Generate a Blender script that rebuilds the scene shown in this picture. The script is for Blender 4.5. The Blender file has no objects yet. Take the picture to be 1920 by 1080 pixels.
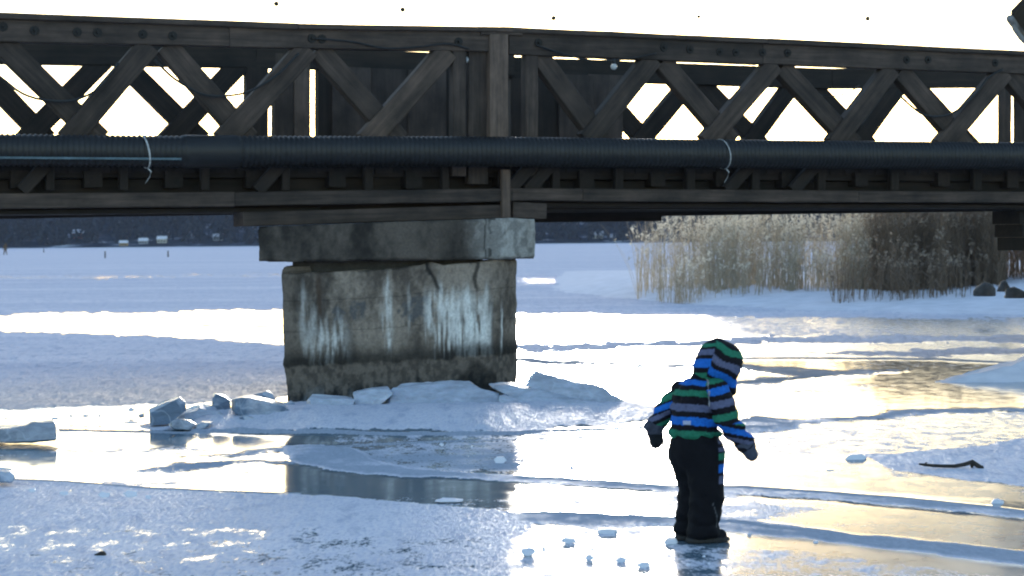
import bpy, bmesh, math, random
import numpy as np
from mathutils import Vector, Matrix

rnd = random.Random(11)
sc = bpy.context.scene
C = sc.collection

# ------------------------------------------------------------------ camera
W, H, F = 1920.0, 1080.0, 4000.0            # photo size and focal length in photo pixels
CAM_H = 1.53
PITCH = math.atan(90.0 / F)                 # horizon 90 px above the middle
ROLL = math.radians(0.5)
fwd = Vector((0, math.cos(PITCH), -math.sin(PITCH)))
rt = Vector((math.cos(ROLL), 0, -math.sin(ROLL)))
rt = (rt - fwd * rt.dot(fwd)).normalized()
up = rt.cross(fwd).normalized()
CAM = Vector((0, 0, CAM_H))
cd = bpy.data.cameras.new('camera')
cd.sensor_width = 36.0
cd.lens = 36.0 * F / W
cd.clip_start = 0.1
cd.clip_end = 20000
cd.dof.use_dof = True
cd.dof.focus_distance = 13.5
cd.dof.aperture_fstop = 6.3
cam = bpy.data.objects.new('camera', cd)
C.objects.link(cam)
m3 = Matrix((rt, up, -fwd)).transposed()
cam.matrix_world = Matrix.Translation(CAM) @ m3.to_4x4()
sc.camera = cam

# ------------------------------------------------------------------ sky, sun, exposure
SUN_EL, SUN_AZ = math.radians(7.0), math.radians(0.5)     # azimuth from +Y towards +X
world = bpy.data.worlds.new('World')
sc.world = world
world.use_nodes = True
wn = world.node_tree
for n in list(wn.nodes):
    wn.nodes.remove(n)
sky = wn.nodes.new('ShaderNodeTexSky')
sky.sky_type = 'NISHITA'
sky.sun_disc = False
sky.sun_elevation = SUN_EL
sky.sun_rotation = SUN_AZ
sky.altitude = 0
sky.air_density = 1.0
sky.dust_density = 0.5
sky.ozone_density = 1.8
bgn = wn.nodes.new('ShaderNodeBackground')
bgn.inputs['Strength'].default_value = 0.15
won = wn.nodes.new('ShaderNodeOutputWorld')
wn.links.new(sky.outputs[0], bgn.inputs[0])
wn.links.new(bgn.outputs[0], won.inputs[0])
sd = bpy.data.lights.new('sun', 'SUN')
sd.energy = 1.1
sd.angle = math.radians(10.0)
sd.color = (1.0, 0.93, 0.82)
sun = bpy.data.objects.new('sun', sd)
C.objects.link(sun)
sdir = Vector((math.sin(SUN_AZ) * math.cos(SUN_EL), math.cos(SUN_AZ) * math.cos(SUN_EL), math.sin(SUN_EL)))
sun.rotation_euler = sdir.to_track_quat('Z', 'Y').to_euler()
vs = sc.view_settings
vs.view_transform = 'Standard'
vs.look = 'None'
vs.gamma = 1.0
vs.use_curve_mapping = False
vs.exposure = 1.62
sc.render.engine = 'CYCLES'
sc.cycles.use_denoising = True
sc.cycles.max_bounces = 6
sc.cycles.volume_bounces = 0
sc.cycles.filter_width = 2.0
sc.cycles.sample_clamp_indirect = 8.0

# ------------------------------------------------------------------ pixel helpers
def ray(px, py):
    return (fwd + rt * ((px - W / 2) / F) - up * ((py - H / 2) / F))
def at_y(px, py, y):
    d = ray(px, py); return CAM + d * (y / d.y)
def ground(px, py, z=0.0):
    d = ray(px, py); return CAM + d * ((z - CAM_H) / d.z)
def on_plane(px, py, p, n):
    d = ray(px, py); return CAM + d * ((p - CAM).dot(n) / d.dot(n))

# ------------------------------------------------------------------ numpy noise
def _h(ix, iy, iz, s):
    n = (ix * 374761393 + iy * 668265263 + iz * 2147483647 + s * 974711) & 0xFFFFFFFF
    n = ((n ^ (n >> 13)) * 1274126177) & 0xFFFFFFFF
    return ((n ^ (n >> 16)) & 0xFFFF) / 65535.0
def vnoise(x, y, z=None, s=0):
    x = np.asarray(x, dtype=np.float64); y = np.asarray(y, dtype=np.float64)
    x, y = np.broadcast_arrays(x, y)
    fx = np.floor(x); fy = np.floor(y)
    ix = fx.astype(np.int64); iy = fy.astype(np.int64)
    u = x - fx; v = y - fy
    u = u * u * (3 - 2 * u); v = v * v * (3 - 2 * v)
    def plane(iz):
        return ((_h(ix, iy, iz, s) * (1 - u) + _h(ix + 1, iy, iz, s) * u) * (1 - v)
                + (_h(ix, iy + 1, iz, s) * (1 - u) + _h(ix + 1, iy + 1, iz, s) * u) * v)
    if z is None:
        return plane(0)
    z = np.asarray(z, dtype=np.float64); fz = np.floor(z); iz = fz.astype(np.int64); w = z - fz
    w = w * w * (3 - 2 * w)
    return plane(iz) * (1 - w) + plane(iz + 1) * w
def fbm(x, y, z=None, s=0, o=4):
    t = 0; a = 0.5; k = 1.0; tot = 0
    for i in range(o):
        t = t + a * vnoise(x * k, y * k, None if z is None else z * k, s + i * 7)
        tot += a; a *= 0.5; k *= 2.03
    return t / tot
def sstep(a, b, x):
    t = np.clip((x - a) / (b - a), 0, 1); return t * t * (3 - 2 * t)

# ------------------------------------------------------------------ object helpers
def tag(o, label=None, cat=None, group=None, kind=None):
    if label: o['label'] = label
    if cat: o['category'] = cat
    if group: o['group'] = group
    if kind: o['kind'] = kind
    return o
def link(name, me, mat, parent=None, mw=None):
    o = bpy.data.objects.new(name, me)
    C.objects.link(o)
    if mat is not None and not me.materials:
        me.materials.append(mat)
    if mw is not None:
        o.matrix_world = mw
    if parent is not None:
        o.parent = parent
        o.matrix_parent_inverse = Matrix.Translation(parent.location).inverted() if parent.type == 'EMPTY' else parent.matrix_world.inverted()
        if mw is not None: o.matrix_basis = mw
    return o
def empty(name, loc):
    o = bpy.data.objects.new(name, None); C.objects.link(o)
    o.location = loc; o.empty_display_size = 0.2
    o.matrix_world = Matrix.Translation(loc)
    return o
def mesh_np(name, v, faces, smooth=True):
    """v (n,3) array, faces (m,4) or (m,3) array"""
    me = bpy.data.meshes.new(name)
    v = np.ascontiguousarray(v, dtype=np.float32); f = np.ascontiguousarray(faces, dtype=np.int32)
    k = f.shape[1]
    me.vertices.add(len(v)); me.vertices.foreach_set('co', v.ravel())
    me.loops.add(f.size); me.loops.foreach_set('vertex_index', f.ravel())
    me.polygons.add(len(f)); me.polygons.foreach_set('loop_start', np.arange(0, f.size, k, dtype=np.int32))
    me.polygons.foreach_set('use_smooth', np.full(len(f), smooth, dtype=bool))
    me.update(calc_edges=True); me.validate()
    return me
def attr_f(me, name, a):
    at = me.attributes.new(name, 'FLOAT', 'POINT'); at.data.foreach_set('value', np.ascontiguousarray(a, dtype=np.float32).ravel())
def attr_c(me, name, a):
    a = np.asarray(a, dtype=np.float32)
    if a.shape[1] == 3: a = np.hstack([a, np.ones((len(a), 1), np.float32)])
    at = me.attributes.new(name, 'FLOAT_COLOR', 'POINT'); at.data.foreach_set('color', np.ascontiguousarray(a).ravel())
def grid_faces(nr, nc, wrap=False):
    i = np.arange(nr - 1)[:, None] * nc
    j = np.arange(nc if wrap else nc - 1)[None, :]
    j2 = (j + 1) % nc
    return np.stack([i + j, i + j2, i + nc + j2, i + nc + j], -1).reshape(-1, 4)

# ------------------------------------------------------------------ material helpers
class NT:
    def __init__(s, name):
        s.m = bpy.data.materials.new(name); s.m.use_nodes = True
        s.t = s.m.node_tree; s.b = s.t.nodes['Principled BSDF']; s.out = s.t.nodes['Material Output']
    def n(s, typ, **kw):
        nd = s.t.nodes.new(typ)
        for k, v in kw.items():
            if k.startswith('i_'):
                key = k[2:]
                nd.inputs[int(key) if key.isdigit() else key].default_value = v
            else: setattr(nd, k, v)
        return nd
    def l(s, a, b): s.t.links.new(a, b)
    def obj(s, scale=(1, 1, 1)):
        tc = s.n('ShaderNodeTexCoord'); mp = s.n('ShaderNodeMapping'); mp.inputs['Scale'].default_value = scale
        s.l(tc.outputs['Object'], mp.inputs['Vector']); return mp.outputs[0]
    def noise(s, vec, scale, detail=4, rough=0.55):
        nd = s.n('ShaderNodeTexNoise'); nd.inputs['Scale'].default_value = scale
        nd.inputs['Detail'].default_value = detail; nd.inputs['Roughness'].default_value = rough
        if vec is not None: s.l(vec, nd.inputs['Vector'])
        return nd.outputs['Fac']
    def ramp(s, fac, stops):
        r = s.n('ShaderNodeValToRGB'); e = r.color_ramp.elements
        while len(e) < len(stops): e.new(0.5)
        for k, (p, c) in enumerate(stops):
            e[k].position = p; e[k].color = (c[0], c[1], c[2], 1) if hasattr(c, '__len__') else (c, c, c, 1)
        s.l(fac, r.inputs[0]); return r.outputs[0]
    def math(s, op, a, b=None, clamp=False):
        nd = s.n('ShaderNodeMath', operation=op, use_clamp=clamp)
        for k, v in enumerate((a, b)):
            if v is None: continue
            if isinstance(v, (int, float)): nd.inputs[k].default_value = v
            else: s.l(v, nd.inputs[k])
        return nd.outputs[0]
    def mix(s, fac, a, b):
        nd = s.n('ShaderNodeMix', data_type='RGBA')
        for sock, v in ((nd.inputs[0], fac), (nd.inputs[6], a), (nd.inputs[7], b)):
            if isinstance(v, (int, float)): sock.default_value = v
            elif hasattr(v, '__len__'): sock.default_value = (v[0], v[1], v[2], 1)
            else: s.l(v, sock)
        return nd.outputs[2]
    def attr(s, name):
        return s.n('ShaderNodeAttribute', attribute_name=name)
    def bump(s, h, strength=0.3, dist=0.01, normal=None):
        b = s.n('ShaderNodeBump'); b.inputs['Strength'].default_value = strength; b.inputs['Distance'].default_value = dist
        s.l(h, b.inputs['Height'])
        if normal is not None: s.l(normal, b.inputs['Normal'])
        return b.outputs[0]
    def set(s, **kw):
        for k, v in kw.items():
            sock = s.b.inputs[k.replace('_', ' ')]
            if isinstance(v, (int, float)): sock.default_value = v
            elif hasattr(v, '__len__'): sock.default_value = (v[0], v[1], v[2], 1) if len(v) == 3 else v
            else: s.l(v, sock)

def wood_mat(name, dark, light, rough=0.8):
    t = NT(name)
    rn = t.n('ShaderNodeObjectInfo').outputs['Random']
    tc = t.n('ShaderNodeTexCoord')
    vm = t.n('ShaderNodeVectorMath', operation='ADD'); t.l(tc.outputs['Object'], vm.inputs[0])
    cb = t.n('ShaderNodeCombineXYZ'); t.l(t.math('MULTIPLY', rn, 37.0), cb.inputs[0]); t.l(cb.outputs[0], vm.inputs[1])
    mp = t.n('ShaderNodeMapping'); mp.inputs['Scale'].default_value = (1.2, 22, 22); t.l(vm.outputs[0], mp.inputs['Vector'])
    g = t.noise(mp.outputs[0], 1.0, 6, 0.65)
    mp2 = t.n('ShaderNodeMapping'); mp2.inputs['Scale'].default_value = (2.2, 3.5, 3.5); t.l(vm.outputs[0], mp2.inputs['Vector'])
    p = t.noise(mp2.outputs[0], 1.0, 5, 0.6)
    base = t.ramp(g, [(0.3, dark), (0.72, light)])
    pat = t.ramp(p, [(0.33, 0.5), (0.68, 1.55)])
    mul = t.n('ShaderNodeMix', data_type='RGBA', blend_type='MULTIPLY'); mul.inputs[0].default_value = 1
    t.l(base, mul.inputs[6]); t.l(pat, mul.inputs[7])
    rv = t.n('ShaderNodeMapRange'); rv.inputs['To Min'].default_value = 0.75; rv.inputs['To Max'].default_value = 1.25; t.l(rn, rv.inputs['Value'])
    mul2 = t.n('ShaderNodeMix', data_type='RGBA', blend_type='MULTIPLY'); mul2.inputs[0].default_value = 1
    t.l(mul.outputs[2], mul2.inputs[6]); t.l(rv.outputs[0], mul2.inputs[7])
    t.set(Base_Color=mul2.outputs[2], Roughness=rough, Normal=t.bump(g, 0.6, 0.006))
    return t.m
def plain_mat(name, col, rough=0.7, var=0.25, scale=8.0, metallic=0.0, bump=0.15):
    t = NT(name)
    v = t.noise(t.obj(), scale, 5)
    c = t.ramp(v, [(0.3, tuple(x * (1 - var) for x in col)), (0.7, tuple(min(1, x * (1 + var)) for x in col))])
    t.set(Base_Color=c, Roughness=rough, Metallic=metallic, Normal=t.bump(v, bump, 0.01))
    return t.m
def vcol_mat(name, rough=0.85, scale=60.0, bump=0.25, dist=0.004, sheen=0.0):
    t = NT(name)
    v = t.noise(t.obj(), scale, 5)
    a = t.attr('col').outputs['Color']
    mul = t.n('ShaderNodeMix', data_type='RGBA', blend_type='MULTIPLY'); mul.inputs[0].default_value = 1
    t.l(a, mul.inputs[6]); t.l(t.ramp(v, [(0.3, 0.78), (0.7, 1.15)]), mul.inputs[7])
    t.set(Base_Color=mul.outputs[2], Roughness=rough, Normal=t.bump(v, bump, dist))
    if sheen: t.set(Sheen_Weight=sheen)
    if name.startswith('snow'): t.set(Specular_IOR_Level=.18)
    return t.m

M = {}
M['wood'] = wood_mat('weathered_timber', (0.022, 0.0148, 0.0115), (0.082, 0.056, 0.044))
M['wood_dark'] = wood_mat('shaded_timber', (0.009, 0.0058, 0.0044), (0.030, 0.019, 0.014))  # darker timber copy, under-deck shade put into its colour
M['wood_post'] = wood_mat('lit_timber', (0.056, 0.038, 0.029), (0.145, 0.098, 0.075))  # paler timber copy, light on the posts put into its colour
M['panel'] = wood_mat('painted_panel', (0.036, 0.025, 0.021), (0.062, 0.044, 0.036))
M['black'] = plain_mat('black_rubber', (0.015, 0.015, 0.017), 0.6)
M['bolt'] = plain_mat('rusted_iron', (0.009, 0.007, 0.006), 0.7, 0.4, 30)
M['pipe'] = plain_mat('black_plastic_pipe', (0.012, 0.0105, 0.0105), 0.5, 0.3, 5)
M['stripe'] = plain_mat('pale_pipe_stripe', (0.16, 0.24, 0.28), 0.5)
M['strap'] = plain_mat('galvanised_strap', (0.45, 0.45, 0.45), 0.55, 0.5, 40)
M['bulb'] = plain_mat('frosted_bulb', (0.45, 0.47, 0.5), 0.2, 0.05)
M['concrete'] = vcol_mat('stained_concrete', 0.9, 40, 0.5, 0.012)
M['cloth'] = vcol_mat('snowsuit_fabric', 0.8, 70, 0.5, 0.004, 0.0)
M['skin'] = plain_mat('skin', (0.55, 0.35, 0.27), 0.5, 0.05)
M['bark'] = plain_mat('dark_bark', (0.03, 0.024, 0.02), 0.85, 0.4, 50, bump=0.5)
M['rock'] = plain_mat('dark_rock', (0.07, 0.068, 0.07), 0.85, 0.4, 6, bump=0.6)

# snow and ice block material
def snow_mat(name, col, rough=0.65, sss=0.0, bscale=30, bstr=0.5, coat=0.0, spec=0.25, top=0.0):
    t = NT(name)
    v = t.noise(t.obj(), bscale, 6, 0.65); w = t.noise(t.obj(), 2.3, 4)
    c = t.mix(t.ramp(w, [(0.35, 0.0), (0.65, 1.0)]), tuple(x * 0.86 for x in col), col)
    if top:
        gn = t.n('ShaderNodeNewGeometry'); sx = t.n('ShaderNodeSeparateXYZ'); t.l(gn.outputs['Normal'], sx.inputs[0])
        k = t.math('ADD', sx.outputs[2], t.math('MULTIPLY', t.math('SUBTRACT', t.noise(t.obj(), 6.0, 5), 0.5), 1.1))
        c = t.mix(t.ramp(k, [(0.28, 0.0), (0.55, top)]), c, (0.80, 0.79, 0.86))
    t.set(Base_Color=c, Roughness=rough, IOR=1.31, Specular_IOR_Level=spec, Normal=t.bump(v, bstr, 0.02))
    if coat: t.set(Coat_Weight=coat, Coat_Roughness=0.12)
    if sss:
        vo = t.n('ShaderNodeTexVoronoi', feature='DISTANCE_TO_EDGE'); vo.inputs['Scale'].default_value = 2.6
        ad = t.n('ShaderNodeVectorMath', operation='ADD'); t.l(t.obj(), ad.inputs[0])
        nz_ = t.n('ShaderNodeTexNoise'); nz_.inputs['Scale'].default_value = 4.0; t.l(t.obj(), nz_.inputs['Vector'])
        sv = t.n('ShaderNodeVectorMath', operation='SCALE'); sv.inputs['Scale'].default_value = .35; t.l(nz_.outputs['Color'], sv.inputs[0]); t.l(sv.outputs[0], ad.inputs[1]); t.l(ad.outputs[0], vo.inputs['Vector'])
        crk = t.ramp(vo.outputs['Distance'], [(0.0, 1.0), (0.022, 0.0)])
        mott = t.ramp(t.noise(t.obj((1, 1, 2.5)), 5.0, 7, .7), [(.35, .72), (.65, 1.18)])
        ml = t.n('ShaderNodeMix', data_type='RGBA', blend_type='MULTIPLY'); ml.inputs[0].default_value = 1; t.l(c, ml.inputs[6]); t.l(mott, ml.inputs[7])
        c2 = t.mix(t.math('MULTIPLY', crk, .22), ml.outputs[2], (0.78, 0.80, 0.88))
        t.set(Base_Color=c2, Subsurface_Weight=sss, Subsurface_Scale=.06)
        t.b.inputs['Subsurface Radius'].default_value = (.4, .8, 1.2)
    return t.m
M['snow'] = snow_mat('snow', (0.88, 0.84, 0.90), 0.8, spec=0.0, bscale=5, bstr=0.7)
M['iceblock'] = snow_mat('bluish_ice_block', (0.17, 0.225, 0.315), 0.3, bscale=9, bstr=0.5, top=.5, sss=.35)
M['iceblock_dark'] = snow_mat('wet_dark_ice_block', (0.13, 0.17, 0.23), 0.25, bscale=12, bstr=0.5, top=.4, sss=.2)
M['slab'] = snow_mat('frosted_ice_slab', (0.27, 0.33, 0.44), 0.4, bscale=14, bstr=0.7, top=.55, sss=.3)
M['chip'] = snow_mat('white_ice_chip', (0.80, 0.82, 0.92), 0.5, bscale=14, bstr=0.4, top=1.0)

# ------------------------------------------------------------------ the lake ice
def sdf_poly(px, py, poly, ky):
    """signed distance (inside positive) in px, y stretched by ky"""
    p = np.array(poly, dtype=np.float64); p = p * np.array([1, ky])
    X = px; Y = py * ky
    d2 = np.full(X.shape, 1e18); inside = np.zeros(X.shape, bool)
    n = len(p)
    for i in range(n):
        a = p[i]; b = p[(i + 1) % n]
        e = b - a; L = e.dot(e) + 1e-9
        t = np.clip(((X - a[0]) * e[0] + (Y - a[1]) * e[1]) / L, 0, 1)
        dx = X - a[0] - t * e[0]; dy = Y - a[1] - t * e[1]
        d2 = np.minimum(d2, dx * dx + dy * dy)
        c = (a[1] > Y) != (b[1] > Y)
        with np.errstate(divide='ignore', invalid='ignore'):
            xi = a[0] + (Y - a[1]) * e[0] / (e[1] if abs(e[1]) > 1e-9 else 1e-9)
        inside ^= c & (X < xi)
    return np.where(inside, 1, -1) * np.sqrt(d2)
def sd_line(px, py, pts, ky):
    p = np.array(pts, dtype=np.float64) * np.array([1, ky]); Y = py * ky
    d2 = np.full(px.shape, 1e18)
    for a, b in zip(p[:-1], p[1:]):
        e = b - a; L = e.dot(e) + 1e-9
        t = np.clip(((px - a[0]) * e[0] + (Y - a[1]) * e[1]) / L, 0, 1)
        dx = px - a[0] - t * e[0]; dy = Y - a[1] - t * e[1]
        d2 = np.minimum(d2, dx * dx + dy * dy)
    return np.sqrt(d2)

KY = 4.0
LX, RX = -900, 2900
# polygons in photo pixels: (points, frost value 0 clear ice .. 1 snow, edge softness px)
ZONES = [
    # far field of wind-blown snow
    ([(LX, 440), (RX, 440), (RX, 600), (1920, 604), (1500, 594), (975, 588), (540, 580), (250, 587), (0, 592), (LX, 610)], 0.93, 6),
    # pale wind streaks out there are thinner
    ([(LX, 520), (300, 516), (540, 512), (540, 518), (200, 524), (LX, 530)], 0.62, 8),
    ([(975, 520), (1100, 522), (1160, 530), (975, 534)], 0.6, 8),
    ([(975, 588), (1500, 594), (RX, 600), (RX, 632), (1250, 632), (1120, 612), (975, 606)], 0.50, 10),
    # broad rough frosty belt
    ([(LX, 610), (0, 623), (200, 628), (350, 634), (460, 641), (560, 650), (600, 690), (560, 740), (400, 757), (200, 764), (0, 771), (LX, 800)], 0.95, 6),
    ([(975, 640), (1300, 650), (1920, 645), (RX, 640), (RX, 700), (1400, 690), (1390, 760), (1230, 775), (975, 740)], 0.40, 20),
    # its narrow run on to the right
    ([(975, 650), (1120, 644), (1250, 637), (1450, 634), (1700, 631), (RX, 628), (RX, 640), (1920, 642), (1600, 643), (1250, 649), (1100, 655), (975, 660)], 0.9, 5),
    ([(1500, 661), (1750, 655), (1920, 654), (RX, 650), (RX, 668), (1920, 664), (1700, 667)], 0.75, 8),
    # curving slushy bands
    ([(975, 676), (1080, 674), (1080, 679), (1250, 685), (1400, 687), (1560, 696), (1720, 693), (1640, 702), (1540, 708), (1420, 722), (1330, 724), (1480, 705), (1390, 694), (1200, 688), (975, 682)], 0.72, 5),
    # snow skirt of the pier
    ([(250, 800), (330, 780), (420, 770), (560, 765), (760, 755), (1000, 750), (1190, 762), (1240, 772), (1200, 790), (1060, 806), (980, 812), (560, 818), (430, 814), (300, 809)], 1.0, 4),
    # thin frost over the right middle
    ([(980, 825), (1240, 812), (1400, 790), (1560, 795), (1920, 775), (RX, 760), (RX, 830), (1920, 822), (1760, 845), (1500, 850), (1300, 862), (1150, 872), (985, 868)], 0.53, 10),
    ([(1390, 783), (1500, 790), (1470, 805), (1400, 812), (1330, 800)], 0.85, 6),
    ([(1395, 780), (1500, 786), (1700, 774), (1920, 763), (RX, 745), (RX, 752), (1920, 770), (1700, 781), (1500, 793), (1395, 787)], 0.8, 3),
    # snow patch round the branch
    ([(RX, 800), (1920, 824), (1800, 841), (1720, 852), (1620, 853), (1640, 868), (1680, 882), (1800, 898), (1920, 911), (RX, 960)], 0.97, 5),
    # pier foreground: bluish crescent and its rim
    ([(640, 846), (760, 838), (975, 828), (1000, 860), (985, 884), (850, 884), (730, 872), (670, 860)], 0.55, 8),
    ([(540, 838), (660, 842), (690, 862), (780, 880), (900, 890), (1060, 897), (1250, 913), (1360, 914), (1560, 924), (1920, 958), (RX, 1040), (RX, 1066), (1920, 972), (1560, 937), (1360, 926), (1250, 922), (1060, 910), (900, 901), (760, 895), (640, 884), (540, 866)], 0.80, 5),
    # tongues of frost on the left pool
    ([(240, 881), (330, 872), (420, 867), (545, 864), (545, 868), (440, 872), (400, 880), (330, 888), (260, 886)], 0.66, 4),
    ([(350, 861), (420, 852), (545, 843), (545, 850), (440, 860), (400, 861)], 0.66, 4),
    ([(430, 887), (520, 884), (470, 889)], 0.7, 3),
    ([(410, 910), (470, 908), (430, 912)], 0.7, 3),
    # foreground snow on the left and middle
    ([(LX, 880), (0, 899), (110, 903), (220, 910), (320, 918), (440, 923), (560, 927), (700, 936), (840, 948), (970, 960), (1000, 985), (970, 1010), (960, 1200), (LX, 1200)], 0.80, 8),
    ([(LX, 970), (200, 990), (420, 985), (700, 1000), (960, 1010), (970, 1200), (LX, 1200)], 0.64, 40),
    # front right slush bands
    ([(965, 962), (1100, 963), (1250, 970), (1345, 968), (1480, 985), (1600, 1003), (1760, 1016), (1920, 1034), (RX, 1140), (RX, 1180), (1920, 1062), (1700, 1035), (1560, 1018), (1400, 1000), (1250, 985), (1100, 990), (965, 980)], 0.80, 6),
    ([(960, 1000), (1250, 1020), (1500, 1030), (1920, 1085), (RX, 1200), (955, 1200)], 0.50, 14),
    ([(LX, 1040), (0, 1035), (60, 1050), (130, 1080), (160, 1200), (LX, 1200)], 1.0, 10),
]
GLAZE = [   # ice dulled by a thin glaze of refrozen melt water
    ([(975, 585), (RX, 600), (RX, 690), (1920, 680), (1500, 672), (975, 690)], 1.0),
    ([(LX, 600), (0, 592), (540, 580), (540, 650), (0, 622)], 0.6),
    ([(975, 820), (1240, 800), (1920, 770), (RX, 740), (RX, 1000), (1920, 940), (1360, 905), (975, 890)], 1.0),
    ([(960, 925), (1360, 930), (1920, 975), (RX, 1080), (RX, 1200), (955, 1200)], 0.8),
]
LINES = [   # thin raised refrozen seams: points, half width px, strength
    ([(1090, 672), (1300, 672), (1500, 672), (1750, 674), (1900, 681), (2100, 690)], 2.2, 1.0),
    ([(60, 808), (150, 808), (300, 811), (440, 813), (560, 817), (760, 819), (980, 815), (1240, 800)], 2.2, 1.0),
    ([(560, 843), (800, 831), (1000, 824), (1240, 818), (1400, 806)], 2.0, 0.6),
    ([(1240, 830), (1000, 838)], 1.5, 0.4),
    ([(975, 676), (1150, 680), (1300, 686), (1480, 690), (1580, 698)], 1.8, 0.9),
    ([(1150, 735), (1250, 728), (1330, 724), (1430, 718), (1540, 707)], 1.8, 0.85),
    ([(1390, 914), (1560, 926), (1750, 942), (1920, 962), (2100, 985)], 3.0, 0.95),
    ([(975, 898), (1120, 903), (1250, 913), (1390, 914)], 2.2, 0.9),
    ([(990, 964), (1120, 968), (1260, 974), (1380, 982), (1560, 1004), (1760, 1024), (1920, 1042)], 3.2, 0.8),
    ([(0, 900), (120, 905), (260, 915), (420, 923), (560, 927)], 2.2, 0.8),
    ([(1420, 872), (1422, 880), (1435, 886)], 1.2, 0.4),
]
BANDS = [(k, v) for k, z in enumerate(ZONES) for p0, v in (((975, 676), .62), ((540, 838), .56), ((965, 962), .54), ((1395, 780), .75), ((240, 881), .75), ((350, 861), .75), ((1390, 783), .6), ((640, 846), .5)) if z[0][0] == p0]
def build_ice():
    hor = 450.0
    ys = np.concatenate([np.array([455.3, 456.5]), np.arange(458, 1120, 2.0), np.arange(1125, 1900, 25.0), np.arange(1950, 5000, 300.0)])
    xs = np.concatenate([np.arange(-2400, -500, 60.0), np.arange(-500, 2420, 4.0), np.arange(2420, 4300, 60.0)])
    D = CAM_H * F / (ys - hor)
    Yw = np.repeat(D[:, None], len(xs), 1)
    Xw = (xs[None, :] - 960) / F * Yw
    # true photo pixel of every vertex
    dx = Xw; dy = Yw; dz = -CAM_H
    cx = dx * rt.x + dy * rt.y + dz * rt.z; cy = dx * up.x + dy * up.y + dz * up.z; cz = dx * fwd.x + dy * fwd.y + dz * fwd.z
    PX = 960 + F * cx / cz; PY = 540 - F * cy / cz
    n1 = fbm(Xw * 1.1, Yw * 0.55, s=3, o=5) - 0.5
    n2 = fbm(Xw * 4.0, Yw * 2.0, s=9, o=4) - 0.5
    n3 = fbm(Xw * 9.0, Yw * 3.5, s=15, o=4) - 0.5
    WY = PY + n1 * 10 + n2 * 7 + n3 * 5; WX = PX + n1 * 60 + n2 * 40
    fr = np.full(Xw.shape, 0.12) 
    fr += 0.30 * sstep(0.48, 0.68, fbm(Xw * 0.4, Yw * 0.9, s=21, o=5)) + 0.18 * sstep(0.5, 0.7, fbm(Xw * 1.6, Yw * 1.6, s=25, o=4))
    for poly, val, soft in ZONES:
        m = np.clip(0.5 + sdf_poly(WX, WY, poly, KY) / (soft * 2.0), 0, 1)
        m = m * m * (3 - 2 * m)
        fr = fr * (1 - m) + val * m
    gl = np.zeros(Xw.shape)
    for poly, val in GLAZE:
        m = np.clip(0.5 + sdf_poly(WX, WY, poly, KY) / 24.0, 0, 1); gl = np.maximum(gl, m * val)
    sl = np.zeros(Xw.shape)
    for pts, hw, st in LINES:
        d = sd_line(PX + n1 * 30, PY + n2 * 2, pts, KY)
        sl = np.maximum(sl, st * np.clip(1.4 - d / (hw * KY), 0, 1))
    for zi, st_ in BANDS:
        m = np.clip(0.5 + sdf_poly(WX, WY, ZONES[zi][0], KY) / 26.0, 0, 1)
        sl = np.maximum(sl, m * st_ * (0.25 + 1.45 * fbm(Xw * 1.6, Yw * 2.2, s=51, o=5)))
    # wide-open frosted ice outside the photograph
    fine = fbm(Xw * 14, Yw * 5.0, s=31, o=3) - 0.5
    rel = sstep(0.45, 0.9, fr)
    thin = 0.3 + 0.7 * sstep(13.5, 16.5, Yw)
    Z = thin * rel * (0.006 + 0.075 * np.clip(n2 + 0.22, 0, 1) * 0.5 + 0.026 * fine) + sl * 0.008
    # mound under the broken slabs round the pier
    md = sdf_poly(PX, PY, [(400, 790), (600, 772), (1000, 765), (1160, 772), (1000, 795), (600, 806)], KY)
    Z += 0.10 * sstep(-110, 60, md)
    Z = np.where(Yw < 300, Z, Z * 0.2)
    v = np.stack([Xw, Yw, Z], -1).reshape(-1, 3)
    me = mesh_np('lake_ice', v, grid_faces(*Xw.shape))
    attr_f(me, 'frost', fr); attr_f(me, 'slush', sl); attr_f(me, 'glaze', gl); attr_f(me, 'falloff', 1 - sstep(16, 27, Yw))
    t = NT('lake_ice')
    fa = t.attr('frost').outputs['Fac']; sa = t.attr('slush').outputs['Fac']
    o1 = t.noise(t.obj((1, 0.55, 1)), 7.0, 7, 0.62)
    o2 = t.noise(t.obj((1, 0.3, 1)), 45.0, 5, 0.6)
    o3 = t.noise(t.obj((0.16, 0.045, 1)), 2.0, 6, 0.6)
    br = t.math('ADD', t.math('MULTIPLY', t.math('SUBTRACT', o1, 0.5), 0.9), t.math('MULTIPLY', t.math('SUBTRACT', o2, 0.5), 0.55))
    br = t.math('ADD', br, t.math('MULTIPLY', t.math('SUBTRACT', o3, 0.5), 0.5))
    ff = t.math('ADD', fa, br)
    fm = t.n('ShaderNodeMapRange', interpolation_type='SMOOTHSTEP'); fm.inputs['From Min'].default_value = 0.42; fm.inputs['From Max'].default_value = 0.62
    t.l(ff, fm.inputs['Value']); frost = fm.outputs[0]
    # clear ice
    clear = t.mix(t.noise(t.obj((1, .5, 1)), 1.5, 5), (0.10, 0.155, 0.205), (0.21, 0.29, 0.35))
    h1 = t.noise(t.obj((1, 1, 1)), 2.0, 3); h2 = t.noise(t.obj((1, 1, 1)), 26.0, 3)
    hc = t.math('ADD', t.math('MULTIPLY', h1, 1.0), t.math('MULTIPLY', h2, t.math('ADD', t.math('MULTIPLY', t.attr('glaze').outputs['Fac'], .16), .05)))
    t.set(Base_Color=clear, Roughness=t.math('ADD', t.ramp(o1, [(0.35, 0.05), (0.7, 0.14)]), t.math('MULTIPLY', t.attr('glaze').outputs['Fac'], 0.13)), IOR=1.42, Normal=t.bump(hc, 0.12, 0.01))
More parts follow.
